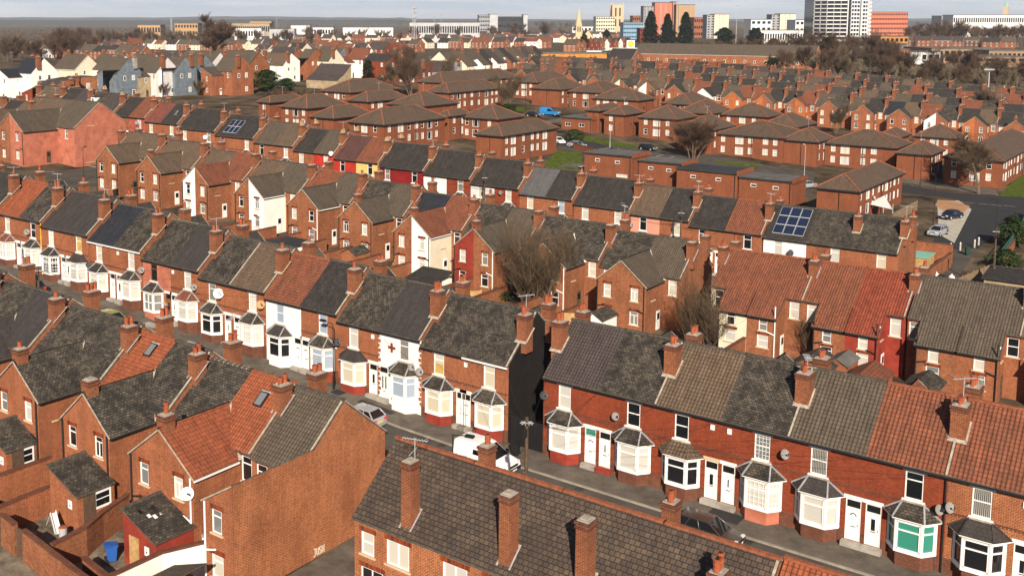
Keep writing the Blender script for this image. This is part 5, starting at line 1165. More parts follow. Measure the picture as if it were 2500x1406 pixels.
def card_mesh(seed,H,W,mat,shape='cone',n=2600,size=.8,z0=.06,droop=.4):
    rnd=random.Random(seed); c=MB(); t=MB(); t.tube((0,0,-.5),(0,0,H*.85),W*.035+.08,.04,'bark',7,False)
    lob=[(rnd.uniform(0,6.283),rnd.uniform(.1,.95),rnd.uniform(.6,1.1)) for _ in range(26)]
    for i in range(n):
        u=rnd.random()**.8; a=rnd.uniform(0,6.283)
        if shape=='cone': prof=(1-u)**.75*(.55+.45*min(1,u*6+.3))
        elif shape=='egg': prof=math.sin(math.pi*min(1,u*.93+.07))**.55
        else: prof=math.sin(math.pi*min(1,u*.5+.5))**.5
        wob=.72+.28*math.sin(a*3+u*9+seed)*math.sin(u*31+a*2)
        for la,lu,ls in lob:
            da=abs((a-la+3.14159)%6.28318-3.14159)
            if da<.5 and abs(u-lu)<.09: wob*=1+.28*ls*(1-da/.5)
        rr=W/2*prof*wob*(rnd.random()**.35); z=H*(z0+(1-z0)*u)
        p=Vector((math.cos(a)*rr,math.sin(a)*rr,z)); o=Vector((math.cos(a),math.sin(a),-droop+rnd.uniform(-.5,.6))).normalized()
        s=o.cross(Vector((0,0,1)))
        if s.length<.1: s=Vector((1,0,0))
        s=(s.normalized()+Vector((rnd.uniform(-.5,.5),rnd.uniform(-.5,.5),rnd.uniform(-.5,.5)))).normalized(); q=size*rnd.uniform(.5,1.2)
        c.poly([tuple(p-s*q*.4),tuple(p+s*q*.4),tuple(p+o*q+s*q*.15),tuple(p+o*q*.8-s*q*.3)],mat)
    return t.mesh('trunk'),c.mesh('crown')
def tree(x,y,z,meshes,label,group=None,nm='bare_tree',cat='tree',rz=0,sc=1,sz=None):
    T=thing(nm,label,cat,(x,y,z),rz,group); T.scale=(sc,sc,sz or sc); mk('trunk',meshes[0],T); mk('crown',meshes[1],T); return T
def treepx(px,py,meshes,label,**k):
    p=at(px,py,0); return tree(p[0],p[1],p[2],meshes,label,**k)
TM={ 'shrub':bare_mesh(3,12,8.6,'twig',30,3,3,.09,3.2,4,.012,barkm='bark'),
 'wide':bare_mesh(5,10,11,'twig_red',7,4,3,.15,.7,3,.020),
 'park':bare_mesh(8,12,13,'twig',1,5,3,.30,.35,3,.018),
 'tall':bare_mesh(11,18,13,'twig_red',3,4,3,.28,.9,4,.03),
 'mid':bare_mesh(14,12,8,'twig',3,4,3,.2,.8,4,.04),
 'thin':bare_mesh(17,9.5,6.5,'twig',9,3,3,.06,1.8,3,.014),
 'round':bare_mesh(21,29,24,'twig_red',1,5,3,.8,.6,4,.055),
 'b1':bare_mesh(31,14,11,'twig_red',2,4,3,.22,.9,4,.05),'b2':bare_mesh(32,13,9,'twig',3,4,3,.18,1.0,4,.05),'b3':bare_mesh(33,12,7,'twig_pale',2,4,3,.2,1.3,4,.045,barkm='slab_pale'),'b4':bare_mesh(34,15,13,'twig_red',2,4,3,.26,.6,4,.05),
 'con':card_mesh(41,29,18,'conifer','cone',5200,1.5),'con2':card_mesh(42,29,18.5,'conifer','cone',5200,1.5),'con3':card_mesh(43,22,19,'conifer','egg',4200,1.6),
 'cyp':card_mesh(44,8.5,4.6,'conifer','egg',1400,.7),'pine':card_mesh(45,9,9,'conifer','egg',1500,.8),'ever':card_mesh(46,7,11,'bush_green','egg',2400,.8,.0),'bush':card_mesh(47,2.6,4.2,'bush_green','egg',900,.4,.0),'hedge':card_mesh(48,2.6,5.5,'hedge_leaf','egg',1600,.35,.0),
 'ivy':card_mesh(49,4.5,4.5,'bush_green','egg',1300,.45,0)}
treepx(1305,757,TM['shrub'],'dense leafless many-stemmed tree standing in front of the gabled wings',nm='bare_shrub_tree')
treepx(1692,386,TM['wide'],'wide reddish leafless tree beside the flat-roofed units')
treepx(2390,472,TM['park'],'big spreading leafless tree shading the right corner block')
treepx(1005,234,TM['tall'],'tallest leafless tree between the cypress and the cream house')
treepx(1235,272,TM['mid'],'leafless tree right of the ten-window block')
treepx(1215,255,TM['mid'],'smaller leafless tree left of its taller neighbour',sc=.8,rz=2)
treepx(1085,212,TM['mid'],'dark leafless tree in front of the cream gable',sc=1.05,rz=1)
treepx(955,215,TM['b2'],'leafless tree just right of the dark cypress',sc=.8)
treepx(930,222,TM['b2'],'low leafless tree at the foot of the cypress',sc=.55,rz=2)
treepx(1728,862,TM['thin'],'thin leafless saplings in front of the cream wing',nm='bare_saplings')
treepx(1690,850,TM['thin'],'leafless saplings beside the dark gable shadow',nm='bare_saplings',rz=2,sc=.85)
treepx(1985,880,TM['thin'],'small leafless shrub behind the right terrace ridge',nm='bare_saplings',rz=1,sc=.6)
treepx(2038,327,TM['mid'],'leafless tree before the pale brick wing',sc=.75)
treepx(1535,262,TM['mid'],'pale leafless bushes above the clipped hedge',sc=.55); treepx(1590,262,TM['mid'],'pale leafless bush right of its twin',sc=.5,rz=1.5)
treepx(2425,300,TM['mid'],'leaning leafless tree right of the tree belt edge',sc=1.0,rz=2.5)
treepx(525,152,TM['round'],'big round-crowned leafless tree standing on the skyline',sc=1.05)
for x,m,lb,s in ((1587,'con','leftmost of the three giant conifers',1.08),(1628,'con2','middle one of the three giant conifers',1.0),(1672,'con','rightmost of the three giant conifers',1.04)):
    treepx(x,124,TM[m],lb,nm='conifer',sc=s,rz=x,group='giant dark conifers')
treepx(1768,124,TM['con3'],'broad dark conifer between the giants and the tower',nm='conifer',sc=.82); treepx(1843,126,TM['con3'],'rounded dark conifer left of the tower foot',nm='conifer',sc=.8,rz=2); treepx(1887,150,TM['con3'],'lower dark conifer behind the brick gable',nm='conifer',sc=.6,rz=1)
treepx(1885,192,TM['pine'],'dark pine standing among the far terraced roofs',nm='pine_tree'); treepx(898,202,TM['cyp'],'dark green cypress beside the white house',nm='cypress')
treepx(652,222,TM['ever'],'large dark evergreen clump below the white house',nm='evergreen_bush',cat='bush'); treepx(700,222,TM['ever'],'smaller evergreen bush right of the big clump',nm='evergreen_bush',cat='bush',sc=.6); treepx(535,228,TM['ever'],'little green bush by the brick double wing',nm='evergreen_bush',cat='bush',sc=.36)
treepx(1403,342,TM['hedge'],'clipped brown-green hedge beside the white car',nm='hedge',cat='hedge'); treepx(1240,285,TM['ever'],'green bush below the leafless trees',nm='bush',cat='bush',sc=.5)
treepx(1425,127,TM['cyp'],'dark conifer in front of the church nave',nm='conifer',sc=1.6); treepx(1480,120,TM['cyp'],'dark conifer right of the church nave',nm='conifer',sc=1.9)
treepx(1100,175,TM['ever'],'green bushes in the garden of the cream row',nm='bush',cat='bush',sc=.5)
treepx(2470,600,TM['ivy'],'leafy evergreen shrub in the right-hand garden',nm='evergreen_shrub',cat='bush'); treepx(2455,655,TM['bush'],'low green shrub by the red garden screen',nm='evergreen_shrub',cat='bush')
treepx(330,470,TM['bush'],'bush growing between the left wings',nm='bush',cat='bush'); treepx(1216,735,TM['bush'],'small yellow-green bush under the many-stemmed tree',nm='bush',cat='bush',sc=.6)
# tree belts: single trees one can tell apart
tr=random.Random(99)
def belt(n,x0,y0,x1,y1,jit,kinds,words,grp,s0=.8,s1=1.2):
    for i in range(n):
        t=(i+tr.random())/n; p=at(x0+(x1-x0)*t+tr.uniform(-4,4),y0+(y1-y0)*t+tr.uniform(-jit,jit),0)
        m=tr.choice(kinds); tree(p[0],p[1],p[2],TM[m],f'{ "pale birch-like" if m=="b3" else ("reddish bushy" if m in ("b1","b4") else "brown")} leafless tree, {ordn(i%59)} from left in {words}',grp,rz=tr.uniform(0,6.28),sc=tr.uniform(s0,s1))
belt(26,1880,176,2510,236,3,['b1','b2','b3','b3','b1'],'the front of the right tree belt','trees in the front of the right belt',.75,1.05)
belt(24,1890,160,2510,212,4,['b1','b1','b4','b2'],'the middle of the right tree belt','trees in the middle of the right belt')
belt(12,1900,150,2200,165,4,['b1','b4','b1'],'the densest part of the tree belt','trees at the back of the right belt',1.1,1.4)
belt(14,1690,150,1900,160,3,['b1','b2','b4'],'the line behind the long brick building','trees behind the long brick building',.8,1.1)
belt(18,2215,104,2510,110,6,['b1','b2','b4'],'the group below the long office slab','trees below the long office slab',1.2,1.8)
belt(18,0,150,240,138,8,['b1','b2','b4','b2'],'the left wood','trees of the left wood',.9,1.3)
belt(10,130,128,215,120,6,['b4','b1'],'the dark reddish clump','dark reddish trees at the left',1.3,1.7)
belt(16,240,118,490,112,5,['b2','b2','b1'],'the line left of the big tree','trees left of the big tree',1.1,1.6)
belt(16,560,112,1020,100,4,['b2','b1'],'the line of trees before the white sheds','trees before the white sheds',1.1,1.6)
belt(14,1010,98,1420,92,4,['b2','b1','b4'],'the trees before the college building','trees before the college building',1.3,1.9)
belt(10,620,172,1010,160,6,['b2','b1'],'the gardens behind the painted houses','garden trees behind the painted houses',.6,.9)
belt(8,380,236,620,226,3,['b2','b3'],'the scrub before the painted houses','scrubby trees before the painted houses',.35,.5)
belt(6,640,258,760,250,2,['b2'],'the scrub behind the left flats','scrubby trees behind the left flats',.3,.45)
belt(8,1300,66,1400,76,3,['b1','b2'],'the copse left of the spire','copse left of the spire',1.5,2.2)
def wood(name,label,pts,n,h,mat,seed,size=5.,base=0):
    rnd=random.Random(seed); m=MB(); clumps=[]
    for _ in range(n//26):
        (ax,ay),(bx,by)=pts; t=rnd.random(); px=ax+(bx-ax)*t; py=ay+(by-ay)*rnd.random() if False else rnd.uniform(min(ay,by),max(ay,by))
        p=at(px,py,0); clumps.append((p[0],p[1],p[2],h*rnd.uniform(.6,1.15)))
    for (x,y,z,hh) in clumps:
        rr=hh*.6
        for _ in range(26):
            a=rnd.uniform(0,6.283); e=rnd.uniform(0,1); q=rr*math.sqrt(1-e*e*.8)*rnd.random()**.4; c=Vector((x+math.cos(a)*q,y+math.sin(a)*q,z+hh*.1+hh*.9*e*rnd.random()**.5)); s=Vector((rnd.uniform(-1,1),rnd.uniform(-1,1),rnd.uniform(-1,1))).normalized(); u=s.orthogonal().normalized(); f=size*rnd.uniform(.4,1)
            m.poly([tuple(c-s*f*.5),tuple(c+u*f*.35),tuple(c+s*f*.5)],mat)
    o=m.obj(name); tag(o,label,'woodland',None,'stuff'); return o
wood('distant_woodland','brown leafless woodland filling the left middle distance',((-60,64),(560,100)),9000,12,'twig',1,4)
wood('distant_woodland','thin brown woodland on the plain left of centre',((500,58),(1180,72)),9000,13,'twig',2,7)
wood('distant_woodland','dark tree line along the far horizon',((-80,53),(2600,57)),16000,14,'hill_far',3,14)
wood('distant_woodland','reddish-brown trees in front of the right skyline',((2100,62),(2600,98)),7000,12,'twig_red',4,4)
wood('distant_woodland','brown trees and scrub beyond the church',((1290,60),(1900,84)),7000,12,'twig',5,6)
wood('distant_scrub','scrubby brown undergrowth along the railway bank',((1890,165),(2560,238)),6000,2.5,'twig',6,1.2)
# low hills along the horizon
def hills():
    rnd=random.Random(4)
    for D,y0,amp,mt,nm in ((9500,44,4.,'hill_far','hills'),(6200,49.5,2.0,'hill_far','hills')):
        b=MB(); pts=[]; n=90
        for i in range(n+1):
            px=-300+3200*i/n; t=math.sin(px*.0031+D)*.5+math.sin(px*.011+1)*.3+rnd.uniform(-.2,.2); lift=1 if px<1000 else (.55 if px<2000 else .9)
            a=far(px,D,y0-amp*t*lift+ (0 if px<1000 else 3)); pts.append((a[0],a[1],a[2]))
        back=[(p[0]*1.15,p[1]*1.15,-5) for p in pts]; fr_=[(p[0]*.93,p[1]*.93,-5) for p in pts]
        for i in range(n): b.poly([fr_[i],fr_[i+1],pts[i+1],pts[i]],mt); b.poly([pts[i],pts[i+1],back[i+1],back[i]],mt)
        struct(nm,b)
hills()
# ------------------------------------------------------------------ vehicles
def loft(b,st,mat):
    """st: list of rings (same point count) joined along the length"""
    n=len(st[0])
    for a,c in zip(st,st[1:]):
        for i in range(n): b.poly([a[i],a[(i+1)%n],c[(i+1)%n],c[i]],mat)
    b.poly(st[0][::-1],mat); b.poly(st[-1],mat)
def wheel(T,x,y,r=.33):
    def f():
        b=MB(); b.tube((0,-.11,0),(0,.11,0),r,r,'rubber',18); return b.mesh('wheel')
    def f2():
        b=MB(); b.tube((0,-.125,0),(0,.125,0),r*.62,r*.62,'steel',10); b.tube((0,-.13,0),(0,.13,0),r*.2,r*.2,'dish_dark',8); return b.mesh('rim')
    o=mk('wheel',cached(('wh',r),f),T,(x,y,r)); mk('rim',cached(('rim',r),f2),o); return o
def soften(o,w=.05):
    m=o.modifiers.new('b','BEVEL'); m.width=w; m.segments=3; m.limit_method='ANGLE'; m.angle_limit=R(25); m.harden_normals=False
    me=o.data; me.polygons.foreach_set('use_smooth',[True]*len(me.polygons)); 
    bm=bmesh.new(); bm.from_mesh(me); bmesh.ops.remove_doubles(bm,verts=bm.verts,dist=.0005); bm.to_mesh(me); bm.free()
def car(x,y,z,rz,mat,label,kind='hatch',Ln=4.4,Wd=1.78,Ht=1.46,grp=None):
    T=thing('parked_car',label,'car',(x,y,z),rz,grp); h=Wd/2
    top={'hatch':[(-.5,.55),(-.47,.72),(-.22,.93),(-.20,.95),(.38,.98),(.47,.95),(.5,.6)],'saloon':[(-.5,.55),(-.46,.72),(-.20,.92),(-.18,.94),(.28,.97),(.46,.93),(.5,.62)]}[kind if kind in('hatch','saloon') else 'hatch']
    top=[(-u,v) for u,v in top][::-1]
    st=[]
    for u,v in top:
        k=1-.12*max(0,(abs(u)-.38)/.12)
        st.append([(u*Ln,-h*k*.96,.24),(u*Ln,-h*k,.45),(u*Ln,-h*k,v*.80),(u*Ln,-h*k*.92,v),(u*Ln,h*k*.92,v),(u*Ln,h*k,v*.80),(u*Ln,h*k,.45),(u*Ln,h*k*.96,.24)])
    b=MB(); loft(b,st,mat); o=b.obj('body',T); soften(o,.06)
    # glasshouse
    f0,f1,r1,r0=(.27,.08,-.34,-.46) if kind=='hatch' else (.26,.08,-.20,-.36)
    g_=MB(); lo=[(f0*Ln,.90),(r0*Ln,.93)]; hi=[(f1*Ln,Ht-.04),(r1*Ln,Ht-.06)]; w0,w1=h*.90,h*.70
    A=[(lo[0][0],-w0,lo[0][1]),(lo[1][0],-w0,lo[1][1]),(lo[1][0],w0,lo[1][1]),(lo[0][0],w0,lo[0][1])]; B=[(hi[0][0],-w1,hi[0][1]),(hi[1][0],-w1,hi[1][1]),(hi[1][0],w1,hi[1][1]),(hi[0][0],w1,hi[0][1])]
    for i in range(4): g_.poly([A[(i+1)%4],A[i],B[i],B[(i+1)%4]],'glass_dark')
    g_.poly(B[::-1],'glass_dark'); g_.obj('windows',T)
    r=MB(); r.box(hi[1][0]-.03,-w1-.02,Ht-.07,hi[0][0]+.03,w1+.02,Ht,mat)
    for s in (-1,1):
        r.beam((lo[0][0],s*w0,lo[0][1]),(hi[0][0],s*w1,hi[0][1]),.07,.07,mat); r.beam((lo[1][0],s*w0,lo[1][1]),(hi[1][0],s*w1,hi[1][1]),.10,.10,mat)
        for q in (.42,.72): 
            a=Vector((lo[0][0]+(lo[1][0]-lo[0][0])*q,s*w0,.92)); c=Vector((hi[0][0]+(hi[1][0]-hi[0][0])*(q*.9),s*w1,Ht-.05)); r.beam(a,c,.06,.05,mat)
    o=r.obj('roof',T); soften(o,.03)
    for s in (-1,1):
        for u in (.31,-.30): wheel(T,u*Ln,s*(h-.10))
        k=MB(); k.box(.435*Ln,s*h*.62-.18,.60,.487*Ln,s*h*.62+.18,.74,'cladding_white'); k.obj('headlight',T)
        k=MB(); k.box(-.497*Ln,s*h*.70-.14,.66,-.455*Ln,s*h*.70+.14,.86,'sign_red'); k.obj('tail_light',T)
        k=MB(); k.box(.17*Ln,s*(h*.92)-.02,.90,.20*Ln,s*(h*.92+.2)+.02,1.02,mat); k.obj('wing_mirror',T)
    k=MB(); k.box(.492*Ln,-.26,.40,.503*Ln,.26,.51,'cladding_white'); k.box(.490*Ln,-.45,.54,.499*Ln,.45,.66,'black_metal'); k.obj('number_plate',T)
    k=MB(); k.box(-.505*Ln,-.26,.55,-.494*Ln,.26,.66,'sign_yellow'); k.obj('number_plate',T)
    return T
def van(x,y,z,rz,mat,label,Ln=5.0,Wd=1.95,Ht=2.05,nose=.24):
    T=thing('parked_van',label,'van',(x,y,z),rz); h=Wd/2
    prof=[(.5,.62),(.47,.92),(.5-nose*.9,1.12),(.5-nose*1.9,Ht-.10),(.5-nose*2.3,Ht),(-.44,Ht),(-.49,Ht-.12),(-.5,.6)]
    st=[]
    for u,v in prof[::-1]:
        t=max(.80,1-.16*max(0,(v-1.1)/1.0)); k=1-.10*max(0,(u-.40)/.1)
        st.append([(u*Ln,-h*k*.97,.30),(u*Ln,-h*k,.55),(u*Ln,-h*k,min(v*.8,1.05)),(u*Ln,-h*k*t,v-.05),(u*Ln,-h*k*t*.9,v),(u*Ln,h*k*t*.9,v),(u*Ln,h*k*t,v-.05),(u*Ln,h*k,min(v*.8,1.05)),(u*Ln,h*k,.55),(u*Ln,h*k*.97,.30)])
    b=MB(); loft(b,st,mat); o=b.obj('body',T); soften(o,.08)
    x0,x1=(.5-nose*.98)*Ln,(.5-nose*1.82)*Ln; z0,z1=1.17,Ht-.17
    w=MB(); w.slab([(x0+.05,-h*.86,z0),(x0+.05,h*.86,z0),(x1+.05,h*.74,z1),(x1+.05,-h*.74,z1)],.03,'glass_dark'); w.obj('windscreen',T)
    for s in (-1,1):
        w=MB(); q=[(x0-.35,s*(h+.005),1.16),(x1-.95,s*(h+.005),1.16),(x1-.95,s*(h*.88+.015),Ht-.35),(x1-.25,s*(h*.88+.015),Ht-.35)]; w.poly(q if s<0 else q[::-1],'glass_dark'); w.poly((q if s>0 else q[::-1]),'glass_dark'); w.obj('side_window',T)
        for u in (.31,-.31): wheel(T,u*Ln,s*(h-.10),.34)
        k=MB(); k.box(.455*Ln,s*h*.66-.16,.72,.492*Ln,s*h*.66+.16,.96,'cladding_white'); k.obj('headlight',T)
        k=MB(); k.box(-.505*Ln,s*h*.86-.07,.8,-.49*Ln,s*h*.86+.07,1.25,'sign_red'); k.obj('tail_light',T)
        k=MB(); k.box(x0-.32,s*(h+.02)-.02*s,1.12,x0-.14,s*(h+.24),1.36,'black_plastic'); k.obj('wing_mirror',T)
    k=MB(); k.box(.488*Ln,-h*.86,.34,.508*Ln,h*.86,.56,'black_plastic'); k.box(.485*Ln,-.5,.66,.502*Ln,.5,.80,'black_plastic'); k.obj('bumper',T)
    k=MB(); k.box(.508*Ln,-.26,.40,.513*Ln,.26,.51,'cladding_white'); k.obj('number_plate',T)
    return T
RZ=lambda z:z-.11
van(-43.2,62.9,RZ(0),0,'car_white','white van parked by the alley gate in the street',4.9,1.95,2.0)
car(-25.8,62.6,RZ(0),0,'car_bronze','dark bronze car parked outside the bay windows at bottom right','hatch',4.6,1.85,1.5)
car(-55.9,63.0,RZ(.3),math.pi,'car_silver','silver car parked beyond the big blank gable','hatch',4.4,1.8,1.48)
car(-77.3,62.4,RZ(g(-77)),math.pi,'car_black','black car parked below the house with the big dish','hatch',4.4,1.8,1.48)
car(-89.0,62.6,RZ(g(-89)),0,'car_green','bright green car glimpsed between the chimneys','hatch',4.3,1.8,1.5)
car(-104.5,62.8,RZ(g(-104.5)),math.pi,'car_black','black car parked near the left telegraph pole','hatch',4.4,1.8,1.5)
car(-114.5,62.8,RZ(g(-114.5)),0,'car_navy','dark car parked at the left edge of the street','hatch',4.4,1.8,1.5)
def cpx(px,py,rz,mat,label,kind='hatch',f=car,**k):
    p=at(px,py,0); return f(p[0],p[1],p[2]-.09,rz,mat,label,kind,**k) if f is car else f(p[0],p[1],p[2]-.09,rz,mat,label,**k)
cpx(1343,281,.25,'car_blue','bright blue van parked among the flats',f=van,Ln=5.6,Wd=2.05,Ht=2.25)
cpx(1302,284,.1,'car_black','black car parked left of the blue van','saloon'); cpx(1362,349,-.5,'car_white','white car by the clipped hedge'); cpx(1408,359,-.1,'car_silver','silver saloon behind the low brick wall','saloon',Ln=4.6)
cpx(1582,366,-.2,'car_black','black estate car alone in the car park'); cpx(1968,458,1.2,'car_silver','grey car parked right of the flat-roofed units','saloon'); cpx(2322,532,-1.9,'car_navy','navy saloon on the pale parking bay','saloon',Ln=4.8); cpx(2290,572,-1.75,'car_silver','silver car at the near end of the parking bay')
# ------------------------------------------------------------------ street furniture
def telegraph(x,y,h,label,z=None,nm='telegraph_pole'):
    z=g(x) if z is None else z; T=thing(nm,label,'pole',(x,y,z),0,'wooden telegraph poles'); k=MB(); k.tube((0,0,-.5),(0,0,h),.15,.10,'pole_wood',9); k.obj('post',T)
    k=MB(); k.tube((0,0,h-.5),(0,0,h-.38),.17,.17,'black_metal',9)
    for i in range(10): a=i*.628; k.beam((0,0,h-.3),(math.cos(a)*.42,math.sin(a)*.42,h-.38),.035,.035,'steel')
    k.box(-.12,-.26,h-1.2,.12,-.1,h-.7,'black_metal'); k.obj('terminal',T)
    for i in range(6): k=MB(); k.box(-.16 if i%2 else .06,-.03,h*.35+i*.45,-.06 if i%2 else .16,.03,h*.35+i*.45+.05,'steel'); k.obj('step_iron',T)
    return T,z+h-.38
def wires(x,y,z,ends,label):
    k=MB()
    for (ex,ey,ez) in ends:
        n=10; P0=Vector((x,y,z)); P1=Vector((ex,ey,ez))
        pts=[P0.lerp(P1,i/n)-Vector((0,0,.55*4*(i/n)*(1-i/n))) for i in range(n+1)]
        for a,b_ in zip(pts,pts[1:]): k.tube(a,b_,.012,.012,'black_metal',3,False)
    tag(k.obj('telephone_wires'),label,'wires')
T,zt=telegraph(-33.6,53.2,9.0,'telegraph pole rising behind the bottom roof ridge by the white van')
wires(-33.6,53.2,zt,[(x,67.35,6.0) for x in (-57,-52.9,-48.5,-44.5,-40.9,-36.4,-31.7,-27,-22.3,-17.6,-12.9)],'thin wires fanning from the pole by the white van to the bay-windowed fronts')
T,zt=telegraph(-86.9,53.2,10.497-g(-86.9),'telegraph pole near the left end of the street behind chimneys')
wires(-86.9,53.2,zt,[(x,67.35,6.0+g(x)) for x in (-109,-104,-99.7,-95,-90.2,-85.6,-81,-76,-71.6)],'thin wires fanning from the left telegraph pole to the house fronts')
T,zt=telegraph(-88.0,126.9,10.2-g(-88)+.3,'dark telegraph pole in front of the off-white house')
wires(-88,126.9,zt,[(x,129.9,6+g(x)) for x in (-111,-102,-97,-92.7,-88,-84,-79,-75)],'thin wires from the pole by the off-white house')
T,zt=telegraph(-57.2,126.9,8.8-g(-57.2),'telegraph pole in front of the pink rendered house')
wires(-57.2,126.9,zt,[(x,129.9,6+g(x)) for x in (-75,-70,-66,-61,-57,-52,-47)],'thin wires from the pole by the pink rendered house')
p=at(2423,706,0); telegraph(p[0],p[1],7.6,'tall wooden pole standing by the right-hand garden fence')
def lamp(x,y,h,rz,label,z=None,mat='black_metal',arm=1.0):
    z=g(x) if z is None else z; T=thing('street_lamp',label,'street lamp',(x,y,z),rz,'street lamps'); k=MB(); k.tube((0,0,-.3),(0,0,1.2),.10,.09,mat,8); k.tube((0,0,1.2),(0,0,h),.055,.04,mat,8); k.tube((0,0,h),(arm,0,h+.12),.035,.035,mat,6); k.obj('post',T)
    k=MB(); k.box(arm-.1,-.16,h+.06,arm+.5,.16,h+.2,mat); k.obj('lamp_head',T); return T
lamp(-61.9,66.2,5.9,math.pi,'black street lamp against the blue-curtained window')
lamp(-39.3,53.3,6.4,.2,'dark street lamp showing above the bottom roof ridge')
for px,py,h,lb in ((205,443,5.6,'street lamp beside the pink gable'),(592,345,6.5,'black lamp before the solar-panelled house'),(2278,548,8,'thin black lamp column by the gravel verge'),(2427,618,7.5,'black lamp column beside the green railings'),(1283,272,8,'lamp column left of the blue van'),(1963,440,7,'lamp column with a pale sign by the square block'),(1489,360,5,'short pale lamp post at the car park edge'),(660,205,9,'grey lamp column by the evergreen clump'),(2246,455,6,'lamp column on the pavement right of the hipped block'),(2205,172,9,'pale lamp column in the tree belt')):
    p=at(px,py,0); lamp(p[0],p[1],h,2.2,lb,p[2],'steel' if 'pale' in lb or 'grey' in lb else 'black_metal')
def bin_(x,y,z,rz,mat,label):
    T=thing('wheelie_bin',label,'bin',(x,y,z),rz); k=MB(); lo=[(-.24,-.28),(.24,-.28),(.24,.24),(-.24,.24)]; hi=[(-.30,-.36),(.30,-.36),(.30,.32),(-.30,.32)]
    for i in range(4): k.poly([(*lo[i],.06),(*lo[(i+1)%4],.06),(*hi[(i+1)%4],1.0),(*hi[i],1.0)],mat)
    k.poly([(*q,.06) for q in lo][::-1],mat); k.box(-.32,-.40,.95,.32,.36,1.0,mat); k.obj('body',T)
    k=MB(); k.slab([(-.33,-.42,1.04),(.33,-.42,1.04),(.33,.38,1.13),(-.33,.38,1.13)],.05,mat); k.tube((-.3,.42,1.08),(.3,.42,1.08),.03,.03,mat,6); k.obj('lid',T)
    for s in (-1,1): k=MB(); k.tube((s*.22,.30,.12),(s*.30,.30,.12),.12,.12,'rubber',10); k.obj('wheel',T)
bin_(-42.6,65.9,0,.3,'black_plastic','black wheelie bin outside the black alley gate'); bin_(-53.0,36.6,g(-53)-.05,2.6,'blue_plastic','bright blue wheelie bin in the foreground yard')
p=at(2362,622,0); bin_(*p,.5,'green_plastic','green wheelie bin beside the white bollards'); p=at(283,492,0); bin_(p[0],p[1],p[2]+.8,.5,'black_plastic','black bin on the wall behind the left chimneys')
bin_(-48.9,34.6,-.05,.9,'black_plastic','black bin lying low beside the red outhouse')
for i,(px,py) in enumerate(((2297,618),(2321,612),(2344,610),(2379,603),(2389,597))):
    p=at(px,py,0); T=thing('bollard',f'pale concrete bollard, {ordn(i)} from left across the lane','bollard',p,0,'pale bollards across the lane'); k=MB(); k.tube((0,0,-.2),(0,0,.95),.13,.12,'slab_pale',10); k.obj('post',T); k=MB(); k.tube((0,0,.95),(0,0,1.12),.13,.05,'cladding_white',10); k.obj('cap',T)
# ------------------------------------------------------------------ walls and fences
def bwall(pts,h,label,mat='brick',cop='brick_dark',t=.24,grp='garden and yard walls',step=False):
    T=thing('brick_wall',label,'wall',(pts[0][0],pts[0][1],g(pts[0][0])-.1),0,grp); o=Vector(T.location); b=MB(); c=MB()
    for (x0,y0),(x1,y1) in zip(pts,pts[1:]):
        a=Vector((x0,y0,g(x0)-.1))-o; e=Vector((x1,y1,g(x1)-.1))-o; up=Vector((0,0,h/2-.4))
        b.beam(a+up,e+up,t,h+.8,mat); q=Vector((0,0,h+.04)); c.beam(a+q,e+q,t+.1,.12,cop)
    b.obj('brickwork',T); c.obj('coping',T); return T
def fence(pts,h,label,mat='timber',gap=0,grp='timber fences'):
    T=thing('timber_fence',label,'fence',(pts[0][0],pts[0][1],g(pts[0][0])-.1),0,grp); o=Vector(T.location)
    for (x0,y0),(x1,y1) in zip(pts,pts[1:]):
        a=Vector((x0,y0,g(x0)-.1))-o; e=Vector((x1,y1,g(x1)-.1))-o; d=e-a; L_=d.length; n=max(1,round(L_/1.85)); 
        for i in range(n):
            p,q=a+d*i/n,a+d*(i+1)/n; k=MB(); m=9
            for j in range(m): u=p.lerp(q,(j+.5)/m); k.beam(u+Vector((0,0,.08)),u+Vector((0,0,h)),L_/n/m*.94,.025,mat,up=d.cross(Vector((0,0,1))))
            k.obj('panel',T)
        for i in range(n+1): p=a+d*i/n; k=MB(); k.box(p.x-.06,p.y-.06,-.3+p.z,p.x+.06,p.y+.06,p.z+h+.1,mat); k.obj('post',T)
    return T
bwall([(-72,33.6),(-60.2,33.1)],2.0,'old back-lane wall at the bottom left edge, left of the timber doors',mat='brick_worn')
bwall([(-59.3,33.1),(-57.6,33.0)],2.0,'short wall pier between two timber back doors',mat='brick_worn'); bwall([(-56.7,33.0),(-50,32.5),(-44,32.2)],2.0,'old back-lane wall running out of the bottom of the picture',mat='brick_worn')
for x,lb in ((-59.75,'left dark timber door in the back-lane wall'),(-57.15,'right dark timber door in the back-lane wall')):
    T=thing('yard_door',lb,'door',(x,33.05,g(x)-.1)); k=MB(); k.box(-.44,-.04,0,.44,.04,1.9,'pole_wood'); k.obj('leaf',T); k=MB(); k.box(-.44,-.06,.4,.44,-.04,.5,'pole_wood'); k.box(-.44,-.06,1.4,.44,-.04,1.5,'pole_wood'); k.obj('rail',T)
bwall([(-54.2,33.3),(-54.5,35.8),(-55.3,37.6),(-56.1,40.2)],1.9,'curving party wall left of the blue bin',mat='brick_worn'); bwall([(-60.4,33.4),(-60.6,37.3)],1.9,'party wall beside the left brick outhouse')
bwall([(-64.3,33.4),(-64.3,39.8)],1.9,'yard wall at the bottom left corner with hanging planters'); bwall([(-68.5,33.4),(-68.5,39.6)],1.9,'yard wall just inside the left edge'); bwall([(-52.6,34.4),(-49.2,34.0)],1.3,'low wall with a dark sheet behind the blue bin')
bwall([(-48.2,32.6),(-48.1,36.6),(-46.9,39.6)],2.3,'white painted yard wall beside the end house',mat='white_render',cop='brick_dark')
